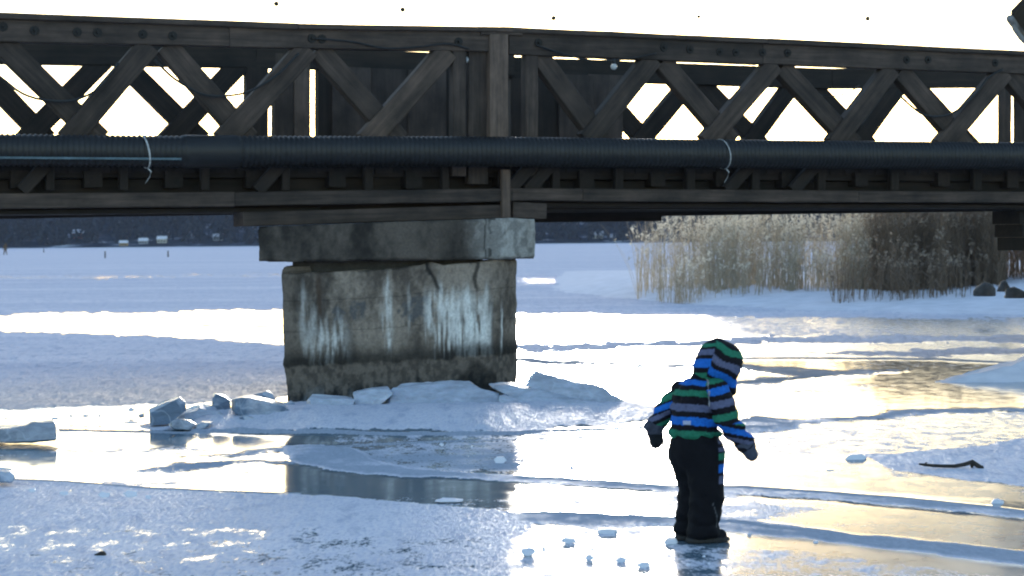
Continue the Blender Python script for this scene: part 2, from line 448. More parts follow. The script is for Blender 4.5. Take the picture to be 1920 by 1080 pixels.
    # frost / snow crust
    nb = t.bump(t.math('ADD', o1, t.math('MULTIPLY', o2, 0.6)), 0.8, 0.022)
    df = t.n('ShaderNodeBsdfDiffuse')
    o4 = t.noise(t.obj((1, .6, 1)), 1.1, 6, .6)
    fc = t.mix(t.ramp(o2, [(0.36, 0.0), (0.56, 1.0)]), (0.70, 0.67, 0.76), (0.90, 0.85, 0.91))
    fc = t.mix(t.math('MULTIPLY', t.ramp(o4, [(0.42, 0.0), (0.62, 1.0)]), 0.4), fc, (0.60, 0.60, 0.70))
    o5 = t.noise(t.obj((.012, .11, 1)), 2.0, 6, .6)
    fc = t.mix(t.math('MULTIPLY', t.ramp(o5, [(.42, 1.0), (.6, 0.0)]), .45), fc, (0.52, 0.54, 0.66))
    o6 = t.noise(t.obj((1, .28, 1)), 8.0, 6, .62)
    fc = t.mix(t.math('MULTIPLY', t.ramp(o6, [(.52, 0.0), (.66, 1.0)]), .6), fc, (0.42, 0.45, 0.58))
    nb = t.bump(t.math('MULTIPLY', o6, t.math('SUBTRACT', 1.0, t.attr('falloff').outputs['Fac'])), 1.0, 0.07, nb)
    t.l(fc, df.inputs['Color']); t.l(nb, df.inputs['Normal'])
    gs = t.n('ShaderNodeBsdfGlossy'); gs.inputs['Roughness'].default_value = 0.38; t.l(nb, gs.inputs['Normal'])
    fb = t.n('ShaderNodeMixShader'); t.l(t.math('MULTIPLY', t.ramp(o2, [(0.42, 0.03), (0.62, 0.24)]), t.attr('falloff').outputs['Fac']), fb.inputs[0]); t.l(df.outputs[0], fb.inputs[1]); t.l(gs.outputs[0], fb.inputs[2])
    mx = t.n('ShaderNodeMixShader'); t.l(frost, mx.inputs[0]); t.l(t.b.outputs[0], mx.inputs[1]); t.l(fb.outputs[0], mx.inputs[2])
    # refrozen seams: grey granular slush
    gb = t.n('ShaderNodeBsdfDiffuse')
    t.l(t.mix(o2, (0.22, 0.25, 0.31), (0.58, 0.60, 0.68)), gb.inputs['Color'])
    sm = t.n('ShaderNodeMapRange'); sm.inputs['From Min'].default_value = 0.35; sm.inputs['From Max'].default_value = 0.6
    t.l(t.math('ADD', sa, t.math('ADD', t.math('MULTIPLY', t.math('SUBTRACT', o2, 0.5), 0.7), t.math('MULTIPLY', t.math('SUBTRACT', o1, 0.5), 0.5))), sm.inputs['Value'])
    mx2 = t.n('ShaderNodeMixShader'); t.l(sm.outputs[0], mx2.inputs[0]); t.l(mx.outputs[0], mx2.inputs[1]); t.l(gb.outputs[0], mx2.inputs[2])
    t.l(mx2.outputs[0], t.out.inputs['Surface'])
    tag(link('lake_ice', me, t.m), kind='structure')
    # the sheet beneath that reaches all round
    s = 1190.0
    me2 = mesh_np('snow_field', np.array([(-s, -130, -0.05), (s, -130, -0.05), (s, 1250, -0.05), (-s, 1250, -0.05)]), np.array([[0, 1, 2, 3]]), False)
    tag(link('snow_field', me2, M['snow']), kind='structure')
build_ice()

# ------------------------------------------------------------------ far shore: hill, wood, houses
def build_far():
    xs = np.linspace(-700, 700, 160); ys = np.array([835, 850, 862, 880, 900, 930, 970, 1020, 1090, 1200.])
    X, Y = np.meshgrid(xs, ys)
    hgt = np.interp(Y, [835, 850, 862, 900, 970, 1090, 1200], [-0.3, 0.4, 1.2, 4.5, 14, 27, 30])
    Z = hgt * (0.55 + 0.9 * fbm(X * 0.006, Y * 0.01, s=5)) 
    me = mesh_np('far_shore', np.stack([X, Y, Z], -1).reshape(-1, 3), grid_faces(*X.shape))
    ft = NT('wooded_slope')
    fn_ = ft.noise(ft.obj((1, .6, 1)), 0.06, 6, .6)
    ft.set(Base_Color=ft.ramp(fn_, [(.46, (.03, .034, .05)), (.58, (.10, .11, .15)), (.68, (.75, .75, .82))]), Roughness=.9, Specular_IOR_Level=0.0)
    tag(link('far_shore', me, ft.m), kind='structure')
    R = random.Random(4)
    vs_, fs_ = [], []
    def hz(x, y):
        return float(np.interp(y, [835, 850, 862, 900, 970, 1090, 1200], [-0.3, 0.4, 1.2, 4.5, 14, 27, 30]) * (0.55 + 0.9 * fbm(np.array([x * 0.006]), np.array([y * 0.01]), s=5)[0]))
    def tree(x, y, h, r, leafy):
        z0 = hz(x, y) - 0.3
        b = len(vs_)
        for k in range(3):
            a = k * 2.094; vs_.append((x + 0.25 * math.cos(a), y + 0.25 * math.sin(a), z0))
        vs_.append((x, y, z0 + h * 0.9))
        fs_.extend([(b, b + 1, b + 3), (b + 1, b + 2, b + 3), (b + 2, b, b + 3)])
        n = 34 if not leafy else 30
        for k in range(n):
            if leafy:   # bare birch / alder: twiggy oval crown
                u = R.random(); zc = z0 + h * (0.3 + 0.7 * u); rr = r * math.sin(math.pi * min(0.98, 0.15 + 0.8 * u)) * (0.3 + 0.8 * R.random())
            else:
                u = (k + R.random()) / n; zc = z0 + h * (0.1 + 0.88 * u); rr = r * (1 - u * 0.93) * (0.7 + 0.5 * R.random())
            a = R.random() * 6.283; s = (0.5 + 0.9 * R.random()) * (0.9 if leafy else 1.3)
            dx, dy = math.cos(a), math.sin(a); tx, ty = -dy, dx
            b = len(vs_)
            drop = -0.5 * s if leafy else 0.55 * rr
            vs_.extend([(x + dx * rr * .1 - tx * s * .2, y + dy * rr * .1 - ty * s * .2, zc + s * .2), (x + dx * rr - tx * s * .6, y + dy * rr - ty * s * .6, zc - drop),
                        (x + dx * rr * 1.1 + tx * s * .6, y + dy * rr * 1.1 + ty * s * .6, zc - drop - s * .4), (x + dx * rr * .1 + tx * s * .3, y + dy * rr * .1 + ty * s * .3, zc + s * .6)])
            fs_.extend([(b, b + 1, b + 2), (b, b + 2, b + 3)])
    for i in range(3600):
        x = R.uniform(-380, 380); y = 853 + R.random() ** 1.3 * 190
        dens = fbm(np.array([x * 0.02 + 3]), np.array([y * 0.02]), s=8)[0]
        if dens < 0.30 or (y < 862 and dens < 0.5): continue
        leafy = R.random() < 0.45
        h = R.uniform(14, 25) if not leafy else R.uniform(10, 18)
        tree(x, y, h, h * (0.17 if not leafy else 0.24), leafy)
    me = mesh_np('far_wood', np.array(vs_), np.array(fs_), False)
    mt = plain_mat('far_foliage', (0.010, 0.013, 0.022), 0.9, 0.5, 0.15)
    tag(link('far_wood', me, mt), 'dark wood along the far shore of the lake', 'wood', kind='stuff')
    # houses
    wl = {'cream': plain_mat('cream_boards', (0.55, 0.5, 0.42), 0.8, .1), 'red': plain_mat('red_boards', (0.18, 0.05, 0.04), 0.8, .1),
          'yellow': plain_mat('ochre_boards', (0.5, 0.3, 0.06), 0.8, .1), 'grey': plain_mat('grey_boards', (0.35, 0.36, 0.4), 0.8, .1)}
    wm = plain_mat('dark_window', (0.02, 0.025, 0.035), 0.2, .1)
    for (px, y, w, h, c, lab) in [(233, 853, 3.2, 1.5, 'yellow', 'small ochre boathouse with snowy roof on the far shore'), (270, 862, 3.6, 1.7, 'grey', 'grey cabin with snowy roof beside the ochre boathouse'),
                                  (305, 866, 3.8, 2.0, 'cream', 'cream house with snowy roof among dark trees across the lake'), (150, 888, 5, 2.6, 'red', 'red house with snowy roof half hidden in the far wood'),
                                  (1120, 872, 5, 1.8, 'cream', 'low pale house with snowy roof at a white clearing of the far shore'), (410, 876, 4, 2.0, 'grey', 'grey house with snowy roof near the bright clearing left of the pier')]:
        x = (px - 960) / F * y; z = max(0.0, hz(x, y)) - 0.4
        root = empty('far_house', (x, y, z)); tag(root, lab, 'house', 'houses on the far shore')
        d = w * 0.7
        bm = bmesh.new(); bmesh.ops.create_cube(bm, size=1, matrix=Matrix.Translation((x, y, z + h / 2)) @ Matrix.Diagonal((w, d, h, 1)))
        me = bpy.data.meshes.new('wall'); bm.to_mesh(me); bm.free(); link('wall', me, wl[c], root)
        rv = [(x - w * .55, y - d * .6, z + h - .1), (x + w * .55, y - d * .6, z + h - .1), (x + w * .55, y + d * .6, z + h - .1), (x - w * .55, y + d * .6, z + h - .1),
              (x - w * .55, y, z + h + w * .3), (x + w * .55, y, z + h + w * .3)]
        me = bpy.data.meshes.new('roof'); me.from_pydata(rv, [], [(0, 1, 5, 4), (2, 3, 4, 5), (0, 4, 3), (1, 2, 5), (0, 3, 2, 1)]); me.update()
        link('roof', me, M['snow'], root)
        for k in (-1, 0, 1):
            bm = bmesh.new(); bmesh.ops.create_cube(bm, size=1, matrix=Matrix.Translation((x + k * w * .3, y - d / 2 - .03, z + h * .55)) @ Matrix.Diagonal((.6, .1, .7, 1)))
            me = bpy.data.meshes.new('window'); bm.to_mesh(me); bm.free(); link('window', me, wm, root)
build_far()

# ------------------------------------------------------------------ snowy bank under the reeds
def bank_h(X, Y):
    """height of the right-hand bank; front edge about 40 m out"""
    edge = np.interp(X, [-10, 2, 5, 8, 12, 20], [62, 56, 45, 41, 38, 34]) 
    t = (Y - edge)
    side = sstep(0.5, 4.0, X)
    ht = 0.30 * sstep(-0.3, 9, t) + 0.35 * sstep(9.0, 14.0, X) * sstep(0, 8, t) + 0.5 * sstep(14, 22, X) * sstep(0, 5, t)
    return side * ht + side * sstep(0, 2, t) * 0.09 * (fbm(X * 1.2, Y * .7, s=12, o=5) - 0.35) - 0.03
def build_bank():
    xs = np.linspace(0, 34, 240); ys = np.concatenate([np.linspace(32, 66, 240), np.linspace(67, 110, 20)])
    X, Y = np.meshgrid(xs, ys); Z = bank_h(X, Y)
    Z = np.where(Y > 70, Z * np.clip((110 - Y) / 40, 0, 1) - 0.03, Z)
    me = mesh_np('snow_bank', np.stack([X, Y, Z], -1).reshape(-1, 3), grid_faces(*X.shape))
    tag(link('snow_bank', me, M['snow']), kind='structure')
build_bank()

def build_reeds(name, label, spots, hrange, seed, mat, plume_mat, plumes):
    R = random.Random(seed)
    V, Fc, Mi = [], [], []
    def quad(p, q, w0, w1, m, ang):
        dx, dy = math.cos(ang), math.sin(ang)
        b = len(V)
        V.extend([(p[0] - dx * w0, p[1] - dy * w0, p[2]), (p[0] + dx * w0, p[1] + dy * w0, p[2]), (q[0] + dx * w1, q[1] + dy * w1, q[2]), (q[0] - dx * w1, q[1] - dy * w1, q[2])])
        Fc.append((b, b + 1, b + 2, b + 3)); Mi.append(m)
    for (x, y, z, sc_) in spots:
        h = R.uniform(*hrange) * sc_
        lx, ly = R.gauss(0.03, 0.10 if R.random() < .8 else .3) * h, R.gauss(0, 0.08) * h
        pts = [(x, y, z - .05), (x + lx * .25, y + ly * .25, z + h * .4), (x + lx * .6, y + ly * .6, z + h * .75), (x + lx, y + ly, z + h)]
        w = R.uniform(.005, .008)
        for k in range(3):
            quad(pts[k], pts[k + 1], w * (1 - k * .22), w * (1 - (k + 1) * .22), 0, 0.0)
            quad(pts[k], pts[k + 1], w * (1 - k * .22), w * (1 - (k + 1) * .22), 0, 1.57)
        for k in range(R.choice((1, 2, 2, 3))):        # long leaves
            u = R.uniform(.2, .85); bx = x + lx * u * u; by = y + ly * u; bz = z + h * u
            a = R.uniform(0, 6.28); L = R.uniform(.15, .42)
            mid = (bx + math.cos(a) * L * .5, by + math.sin(a) * L * .5, bz + L * .35); end = (bx + math.cos(a) * L, by + math.sin(a) * L, bz + L * R.uniform(-.1, .3))
            quad((bx, by, bz), mid, .007, .008, 0, a + 1.57); quad(mid, end, .008, .001, 0, a + 1.57)
        if R.random() < plumes:                        # feathery plume drooping to one side
            tx, ty, tz = pts[3]; s = R.uniform(.7, 1.2); dr = R.gauss(0.5, 0.6)
            for k in range(9):
                u = R.random(); a = R.uniform(0, 6.28)
                c = (tx + dr * .10 * u * s + R.gauss(0, .018), ty + R.gauss(0, .018), tz - .02 + (.20 * u - .06 * u * u * abs(dr)) * s - .05)
                L = .07 * s
                quad(c, (c[0] + math.cos(a) * L * .6 + dr * .03, c[1] + math.sin(a) * L * .6, c[2] + L * R.uniform(-.7, .7)), .022 * s * R.uniform(.5, 1), .012 * s, 1, R.uniform(0, 3.14))
    me = mesh_np(name, np.array(V), np.array(Fc), False)
    me.materials.append(mat); me.materials.append(plume_mat)
    me.polygons.foreach_set('material_index', np.array(Mi, dtype=np.int32))
    o = link(name, me, None)
    return tag(o, label, 'reeds', kind='stuff')
def reed_mat(name, c0, c1, trans):
    t = NT(name)
    v = t.noise(t.obj((6, 6, 1.0)), 3.0, 4)
    col = t.mix(t.ramp(v, [(.3, 0.0), (.7, 1.0)]), c0, c1)
    t.set(Base_Color=col, Roughness=0.7)
    tr = t.n('ShaderNodeBsdfTranslucent'); t.l(col, tr.inputs[0])
    mx = t.n('ShaderNodeMixShader'); mx.inputs[0].default_value = trans
    t.l(t.b.outputs[0], mx.inputs[1]); t.l(tr.outputs[0], mx.inputs[2]); t.l(mx.outputs[0], t.out.inputs['Surface'])
    return t.m
M['reed'] = reed_mat('dry_reed', (0.30, 0.25, 0.19), (0.58, 0.50, 0.38), 0.4)
M['plume'] = reed_mat('reed_plume', (0.62, 0.55, 0.44), (0.85, 0.78, 0.66), 0.5)
M['reed_dark'] = reed_mat('brown_reed', (0.14, 0.10, 0.07), (0.30, 0.22, 0.155), 0.38)
M['plume_dark'] = reed_mat('brown_reed_plume', (0.26, 0.20, 0.15), (0.44, 0.35, 0.27), 0.4)
def bz(x, y):
    return float(bank_h(np.array([x]), np.array([y]))[0])
def reed_spots(n, px0, px1, y0f, depth, seed, clump=0.0):
    R = random.Random(seed); out = []
    while len(out) < n:
        px = R.uniform(px0, px1); y = y0f(px) + R.random() * depth
        x = (px - 960) / F * y
        if clump and vnoise(np.array([x * 1.3]), np.array([y * .6]), s=seed)[0] < clump * R.random(): continue
        out.append((x, y, bz(x, y), R.uniform(.85, 1.08)))
    return out
sp = reed_spots(1250, 1236, 1650, lambda p: 52.5 + 0.006 * (1400 - p) + 1.4 * math.sin(p * .05) + .8 * math.sin(p * .13), 5.0, 3, 0.9)
sp += reed_spots(70, 1195, 1250, lambda p: 53, 5.0, 5, 0.9)
sp += [(x, y, z, .35 + .3 * rnd.random()) for (x, y, z, s_) in reed_spots(300, 1230, 1660, lambda p: 49.5, 2.5, 8, 1.3)]
build_reeds('reed_bed', 'pale dry reeds with feathery tops on the snowy bank', sp, (1.25, 2.1), 1, M['reed'], M['plume'], 0.8)
sp = reed_spots(3000, 1636, 1886, lambda p: 48.5 + .8 * math.sin(p * .07) + .5 * math.sin(p * .17), 6.0, 13, 0.5)
sp += reed_spots(800, 1880, 2150, lambda p: 50.0, 6.0, 17, 0.5)
sp += [(x, y, z, .3 + .3 * rnd.random()) for (x, y, z, s_) in reed_spots(190, 1560, 1850, lambda p: 45.5, 2.5, 18, 1.3)]
build_reeds('reed_thicket', 'dense brown reed thicket beside the dark bridge abutment', sp, (1.5, 2.35), 2, M['reed_dark'], M['plume_dark'], 0.6)

def rock(name, px, py, wpx, hpx, label, seed, mat='rock', zb=None, group=None):
    g = ground(px, py, zb or 0.0); R = random.Random(seed); s = g.y / F
    bm = bmesh.new(); bmesh.ops.create_icosphere(bm, subdivisions=3, radius=1)
    co = np.array([v.co[:] for v in bm.verts])
    nn = fbm(co[:, 0] * 1.4 + seed, co[:, 1] * 1.4, co[:, 2] * 1.4, s=seed, o=4)
    for v, k in zip(bm.verts, nn):
        v.co *= 0.65 + 0.7 * k
        v.co = Vector((v.co.x * wpx * s / 2, v.co.y * wpx * s / 2, max(-.1, v.co.z) * hpx * s))
    me = bpy.data.meshes.new(name); bm.to_mesh(me); bm.free()
    for p in me.polygons: p.use_smooth = True
    o = link(name, me, M[mat], None, Matrix.Translation(g))
    return tag(o, label, 'rock' if mat == 'rock' else 'ice', group)
rock('shore_rock', 1846, 553, 42, 22, 'dark boulder half in snow at the foot of the brown reeds', 2, zb=.5)
rock('shore_rock', 1903, 557, 40, 20, 'dark boulder on the snowy bank furthest from the reeds', 5, zb=.6)
rock('shore_rock', 1882, 545, 26, 18, 'smaller dark stone between the two boulders on the bank', 9, zb=.65)

# ------------------------------------------------------------------ the bridge
D0, D1, D2 = 19.5, 21.5, 24.4
PL = at_y(0, 450, D0); PM = at_y(955, 450, D1); PR = at_y(1920, 450, D2)
def seg(a, b):
    t = Vector((b.x - a.x, b.y - a.y, 0)).normalized(); return (a.copy(), t, Vector((-t.y, t.x, 0)))   # n points away from camera
SEG = {'L': seg(PL, PM), 'R': seg(PM, PR)}
BW = 2.7
def B(s, px, py, off=0.0):
    p, t, n = SEG[s]; return on_plane(px, py, p + n * off, n)
bridge = empty('timber_truss_bridge', (PM.x, PM.y, 0))
tag(bridge, 'dark timber truss footbridge crossing the frozen lake on a concrete pier', 'bridge')

def beam(name, p, q, width, depth, n, mat, parent=bridge, segs=5, jit=0.0025, bev=0.008):
    """box along p->q, in-plane width, running from the plane back by depth along n"""
    d = (q - p); L = d.length; x = d.normalized(); z = n.cross(x) * -1.0
    z = x.cross(n).normalized()
    bm = bmesh.new(); rings = []
    for i in range(segs + 1):
        u = L * i / segs
        j = lambda: rnd.uniform(-jit, jit)
        rings.append([bm.verts.new((u, yy + j(), zz + j())) for yy, zz in ((0, -width / 2), (depth, -width / 2), (depth, width / 2), (0, width / 2))])
    for a, b in zip(rings[:-1], rings[1:]):
        for k in range(4): bm.faces.new((a[k], b[k], b[(k + 1) % 4], a[(k + 1) % 4]))
    bm.faces.new(rings[0]); bm.faces.new(rings[-1][::-1])
    bmesh.ops.recalc_face_normals(bm, faces=bm.faces)
    if bev:
        ed = [e for e in bm.edges if abs((e.verts[0].co - e.verts[1].co).normalized().x) > .5]
        bmesh.ops.bevel(bm, geom=ed, offset=bev, segments=1, affect='EDGES')
    me = bpy.data.meshes.new(name); bm.to_mesh(me); bm.free()
    mw = Matrix.Translation(p) @ Matrix((x, n, z)).transposed().to_4x4()
    return link(name, me, mat, parent, mw)
def pbeam(name, s, a, b, wpx, depth, off, mat, **kw):
    """beam between two photo pixels on the bridge plane of segment s"""
    p = B(s, *a, off); q = B(s, *b, off)
    w = wpx * ((p + q) / 2 - CAM).length / F
    return beam(name, p, q, w, depth, SEG[s][2], mat, **kw)
def hbeam(name, s, x0, t0, b0, x1, t1, b1, depth, off, mat, **kw):
    """near-horizontal beam given top and bottom pixel rows at its two ends"""
    p = B(s, x0, (t0 + b0) / 2, off); q = B(s, x1, (t1 + b1) / 2, off)
    w = ((b0 - t0) * p.y + (b1 - t1) * q.y) / 2 / F
    return beam(name, p, q, w, depth, SEG[s][2], mat, **kw)

wd, wk, wp = M['wood'], M['wood_dark'], M['wood_post']
# near truss: chords
hbeam('handrail_cap', 'L', -260, 12, 26, 560, 44, 54, .24, -.05, wd)
hbeam('handrail_cap', 'L', 561, 44, 54, 962, 50, 60, .24, -.05, wd)
hbeam('handrail_cap', 'R', 948, 50, 60, 1440, 72, 81, .24, -.05, wd)
hbeam('handrail_cap', 'R', 1441, 72, 81, 2200, 108, 117, .24, -.05, wd)
hbeam('top_chord', 'L', -260, 26, 76, 430, 48, 84, .16, 0, wd)
hbeam('top_chord', 'L', 431, 48, 88, 952, 60, 97, .16, 0, wd)
hbeam('top_chord', 'R', 955, 60, 101, 1430, 80, 121, .16, 0, wd)
hbeam('top_chord', 'R', 1431, 80, 121, 2200, 116, 148, .16, 0, wd)
# near diagonals
for k, (s, a, b, w) in enumerate([('L', (-150, 215), (-20, 75), 42), ('L', (0, 76), (190, 262), 42), ('L', (282, 84), (128, 262), 42), ('L', (312, 84), (468, 262), 42), ('L', (580, 90), (420, 264), 42),
                     ('L', (598, 92), (752, 264), 40), ('L', (842, 94), (690, 266), 42),
                     ('R', (1012, 102), (1130, 262), 38), ('R', (1228, 108), (1104, 264), 38), ('R', (1244, 114), (1376, 266), 37), ('R', (1456, 120), (1328, 268), 36),
                     ('R', (1468, 124), (1606, 272), 36), ('R', (1676, 128), (1566, 272), 35), ('R', (1690, 132), (1816, 276), 35), ('R', (1888, 134), (1768, 276), 35),
                     ('R', (1894, 136), (2020, 284), 35)]):
    up_right = (b[0] - a[0]) * (b[1] - a[1]) < 0
    pbeam('diagonal_brace', s, a, b, w, .13, 0.012 if up_right else 0.05, wp if up_right and k in (6,) else wd)
# near posts round the joint over the pier
pbeam('post', 'L', (862, 92), (862, 330), 27, .12, 0.02, wd)
pbeam('post', 'L', (897, 92), (897, 345), 40, .10, 0.06, wd)
pbeam('joint_post', 'L', (936, 64), (937, 300), 37, .16, -0.035, wp)
pbeam('post', 'R', (998, 100), (998, 330), 26, .12, 0.02, wd)
pbeam('joint_block', 'L', (902, 58), (980, 60), 14, .2, -.03, wd)
# far truss
FO = BW
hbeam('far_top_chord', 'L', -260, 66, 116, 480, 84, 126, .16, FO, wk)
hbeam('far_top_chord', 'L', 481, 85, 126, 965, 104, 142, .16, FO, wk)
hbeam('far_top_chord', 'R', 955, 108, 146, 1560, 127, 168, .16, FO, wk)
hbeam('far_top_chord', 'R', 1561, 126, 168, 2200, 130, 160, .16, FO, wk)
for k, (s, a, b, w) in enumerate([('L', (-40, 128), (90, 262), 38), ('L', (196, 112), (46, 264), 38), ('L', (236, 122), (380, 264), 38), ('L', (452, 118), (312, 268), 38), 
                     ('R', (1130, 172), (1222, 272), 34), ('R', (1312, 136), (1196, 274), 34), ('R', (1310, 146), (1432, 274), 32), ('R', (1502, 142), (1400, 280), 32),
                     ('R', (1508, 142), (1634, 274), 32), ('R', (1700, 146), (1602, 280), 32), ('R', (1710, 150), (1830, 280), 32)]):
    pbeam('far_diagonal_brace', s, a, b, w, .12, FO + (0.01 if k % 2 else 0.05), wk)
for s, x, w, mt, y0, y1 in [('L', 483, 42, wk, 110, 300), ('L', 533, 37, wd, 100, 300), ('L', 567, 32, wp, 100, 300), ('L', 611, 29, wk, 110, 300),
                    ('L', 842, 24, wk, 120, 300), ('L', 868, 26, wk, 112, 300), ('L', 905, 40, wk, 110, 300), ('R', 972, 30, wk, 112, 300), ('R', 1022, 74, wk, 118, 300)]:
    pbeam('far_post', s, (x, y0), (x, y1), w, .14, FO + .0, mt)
for k in range(4):      # wide weathered boards at the right edge
    pbeam('far_board', 'R', (1886 + k * 29, 150), (1886 + k * 29, 300), 27.5, .05, FO - .06 + .006 * (k % 2), wd)
# plank panels either side of the joint
for k in range(3):
    pbeam('panel_board', 'L', (660 + k * 71, 126 + k * 3), (660 + k * 71, 300), 76, .03, FO - .045 + .034 * (k % 2), M['panel'])
for k in range(2):
    pbeam('panel_board', 'R', (1082 + k * 54, 140), (1082 + k * 54, 300), 74, .03, FO - .045 + .034 * (k % 2), M['panel'])
# lower chord, stringers, floor beams, deck
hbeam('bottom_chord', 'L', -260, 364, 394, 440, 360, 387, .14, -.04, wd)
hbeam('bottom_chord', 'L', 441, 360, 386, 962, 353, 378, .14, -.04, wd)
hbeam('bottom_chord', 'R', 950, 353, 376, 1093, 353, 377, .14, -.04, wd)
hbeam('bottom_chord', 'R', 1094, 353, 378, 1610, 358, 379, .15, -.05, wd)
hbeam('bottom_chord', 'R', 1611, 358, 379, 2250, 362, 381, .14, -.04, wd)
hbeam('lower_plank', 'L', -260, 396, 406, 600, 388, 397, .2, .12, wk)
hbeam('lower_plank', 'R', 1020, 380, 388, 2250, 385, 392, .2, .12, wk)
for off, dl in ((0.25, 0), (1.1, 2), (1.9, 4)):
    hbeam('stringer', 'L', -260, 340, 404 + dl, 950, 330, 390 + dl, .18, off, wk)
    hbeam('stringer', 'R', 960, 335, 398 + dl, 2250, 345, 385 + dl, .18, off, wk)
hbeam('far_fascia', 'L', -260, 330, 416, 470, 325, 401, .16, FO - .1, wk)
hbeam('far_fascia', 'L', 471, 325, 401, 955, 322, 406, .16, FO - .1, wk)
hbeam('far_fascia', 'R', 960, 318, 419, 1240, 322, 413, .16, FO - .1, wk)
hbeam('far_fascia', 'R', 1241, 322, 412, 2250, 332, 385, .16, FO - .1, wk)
for s, x0, x1, st in (('L', -240, 940, 150), ('R', 985, 2240, 135)):
    p, t, n = SEG[s]
    x = x0
    while x < x1:
        x += rnd.uniform(-22, 22)
        a = B(s, x, 336, .11)
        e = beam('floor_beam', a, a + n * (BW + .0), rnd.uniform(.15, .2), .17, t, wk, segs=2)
        pbeam('stub_post', s, (x + 75, 305), (x + 75, 356), rnd.uniform(13, 20), .08, .05, wk, segs=2)
        if rnd.random() < .55: pbeam('outrigger_brace', s, (x + 66, 310), (x + 22, 358), 24, .07, -.0, wk, segs=2)
        x += st
for s, a0, a1 in (('L', -250, 950), ('R', 962, 2240)):
    p, t, n = SEG[s]
    a = B(s, a0, 319, .16); b = B(s, a1, 319 if s == 'L' else 327, .16)
    L = (b - a).length; nb = int(L / .2); me = None
    for k in range(nb):
        c = a.lerp(b, k / nb)
        if me is None:
            o = beam('deck_plank', c, c + n * (BW - .35), .055, .185, t, wk, segs=1); me = o.data; rot = o.matrix_world.to_3x3().to_4x4()
        else:
            link('deck_plank', me, wk, bridge, Matrix.Translation(c) @ rot)
for s_, a0, a1, y0, y1 in (('L', -260, 956, 322, 322), ('R', 960, 2250, 322, 332)):
    hbeam('deck_edge_board', s_, a0, y0 - 26, y0 + 12, a1, y1 - 26, y1 + 12, .05, .17, wk)
# bearing beam on the pier cap and its strut
hbeam('bearing_beam', 'L', 456, 398, 424, 958, 383, 409, .34, -.02, wd)
hbeam('bearing_beam', 'R', 962, 379, 408, 1025, 380, 411, .34, -.02, wd)
pbeam('strut', 'L', (950, 318), (950, 408), 17, .06, -.07, wp, segs=2)
# bolts along the top chord
bm = bmesh.new()
bmesh.ops.create_cone(bm, cap_ends=True, segments=8, radius1=.046, radius2=.044, depth=.014)
bmesh.ops.create_cone(bm, cap_ends=True, segments=6, radius1=.016, radius2=.014, depth=.03, matrix=Matrix.Translation((0, 0, .018)))
bolt_me = bpy.data.meshes.new('bolt'); bm.to_mesh(bm and bolt_me); bm.free(); bolt_me.materials.append(M['bolt'])
for s, px, py in [('L', 6, 50), ('L', 65, 57), ('L', 145, 60), ('L', 183, 61), ('L', 268, 64), ('L', 324, 67), ('L', 585, 72), ('L', 604, 73), ('L', 860, 78),
                  ('R', 1010, 80), ('R', 1245, 89), ('R', 1294, 93), ('R', 1350, 97), ('R', 1380, 98), ('R', 1430, 98), ('R', 1477, 99), ('R', 1700, 112), ('R', 1740, 112), ('R', 1866, 118)]:
    p, t, n = SEG[s]
    c = B(s, px, py, -.005)
    link('bolt', bolt_me, None, bridge, Matrix.Translation(c) @ Matrix((t, Vector((0, 0, 1)), -n)).transposed().to_4x4())

# ------------------------------------------------------------------ corrugated pipe slung along the bridge
def tube(name, pts, rad, mat, parent=None, sides=8, caps=True):
    V, Fs = [], []
    n = len(pts); pts = [Vector(p) for p in pts]
    rads = rad if hasattr(rad, '__len__') else [rad] * n
    for i in range(n):
        d = (pts[min(i + 1, n - 1)] - pts[max(i - 1, 0)]).normalized()
        a = d.cross(Vector((0, 0, 1)));  a = a.normalized() if a.length > 1e-4 else Vector((1, 0, 0))
        b = d.cross(a)
        for k in range(sides):
            an = 6.28318 * k / sides; V.append(pts[i] + (a * math.cos(an) + b * math.sin(an)) * rads[i])
    me = bpy.data.meshes.new(name)
    fs = [tuple(x) for x in grid_faces(n, sides, True)]
    if caps: fs += [tuple(range(sides)), tuple(range((n - 1) * sides, n * sides))[::-1]]
    me.from_pydata([tuple(v) for v in V], [], fs); me.update()
    bm = bmesh.new(); bm.from_mesh(me); bmesh.ops.recalc_face_normals(bm, faces=bm.faces); bm.to_mesh(me); bm.free()
    for p in me.polygons: p.use_smooth = True
    return link(name, me, mat, parent)
PO = -.24
pc = [B('L', -260, 279, PO), B('L', 0, 281, PO), B('L', 345, 284, PO), B('L', 445, 284, PO), B('L', 900, 284, PO), B('R', 1010, 285, PO), B('R', 1300, 288, PO), B('R', 1920, 292, PO), B('R', 2250, 296, PO)]
cum = [0.0]
for a, b in zip(pc[:-1], pc[1:]): cum.append(cum[-1] + (b - a).length)
def pipe_at(u):
    for i in range(len(cum) - 1):
        if u <= cum[i + 1] or i == len(cum) - 2:
            return pc[i].lerp(pc[i + 1], (u - cum[i]) / (cum[i + 1] - cum[i]))
pipe = empty('corrugated_pipe', pipe_at(0)); tag(pipe, 'black corrugated plastic pipe slung along the side of the timber bridge', 'pipe')
def corr(u0, u1, r, name):
    n = int((u1 - u0) / .0125); pts, rr = [], []
    for k in range(n + 1):
        pts.append(pipe_at(u0 + (u1 - u0) * k / n)); rr.append(r + (.0055 if k % 4 in (1, 2) else -.0045))
    tube(name, pts, rr, M['pipe'], pipe, 20)
RP = .142
corr(0, cum[2] - .001, RP, 'pipe_section')
corr(cum[3] + .001, cum[-1], RP + .003, 'pipe_section')
tube('coupling_sleeve', [pipe_at(cum[2] - .02), pipe_at(cum[2] + .02), pipe_at((cum[2] + cum[3]) / 2), pipe_at(cum[3] - .02), pipe_at(cum[3] + .02)], [RP + .008, RP + .014, RP + .011, RP + .014, RP + .008], M['pipe'], pipe, 24)
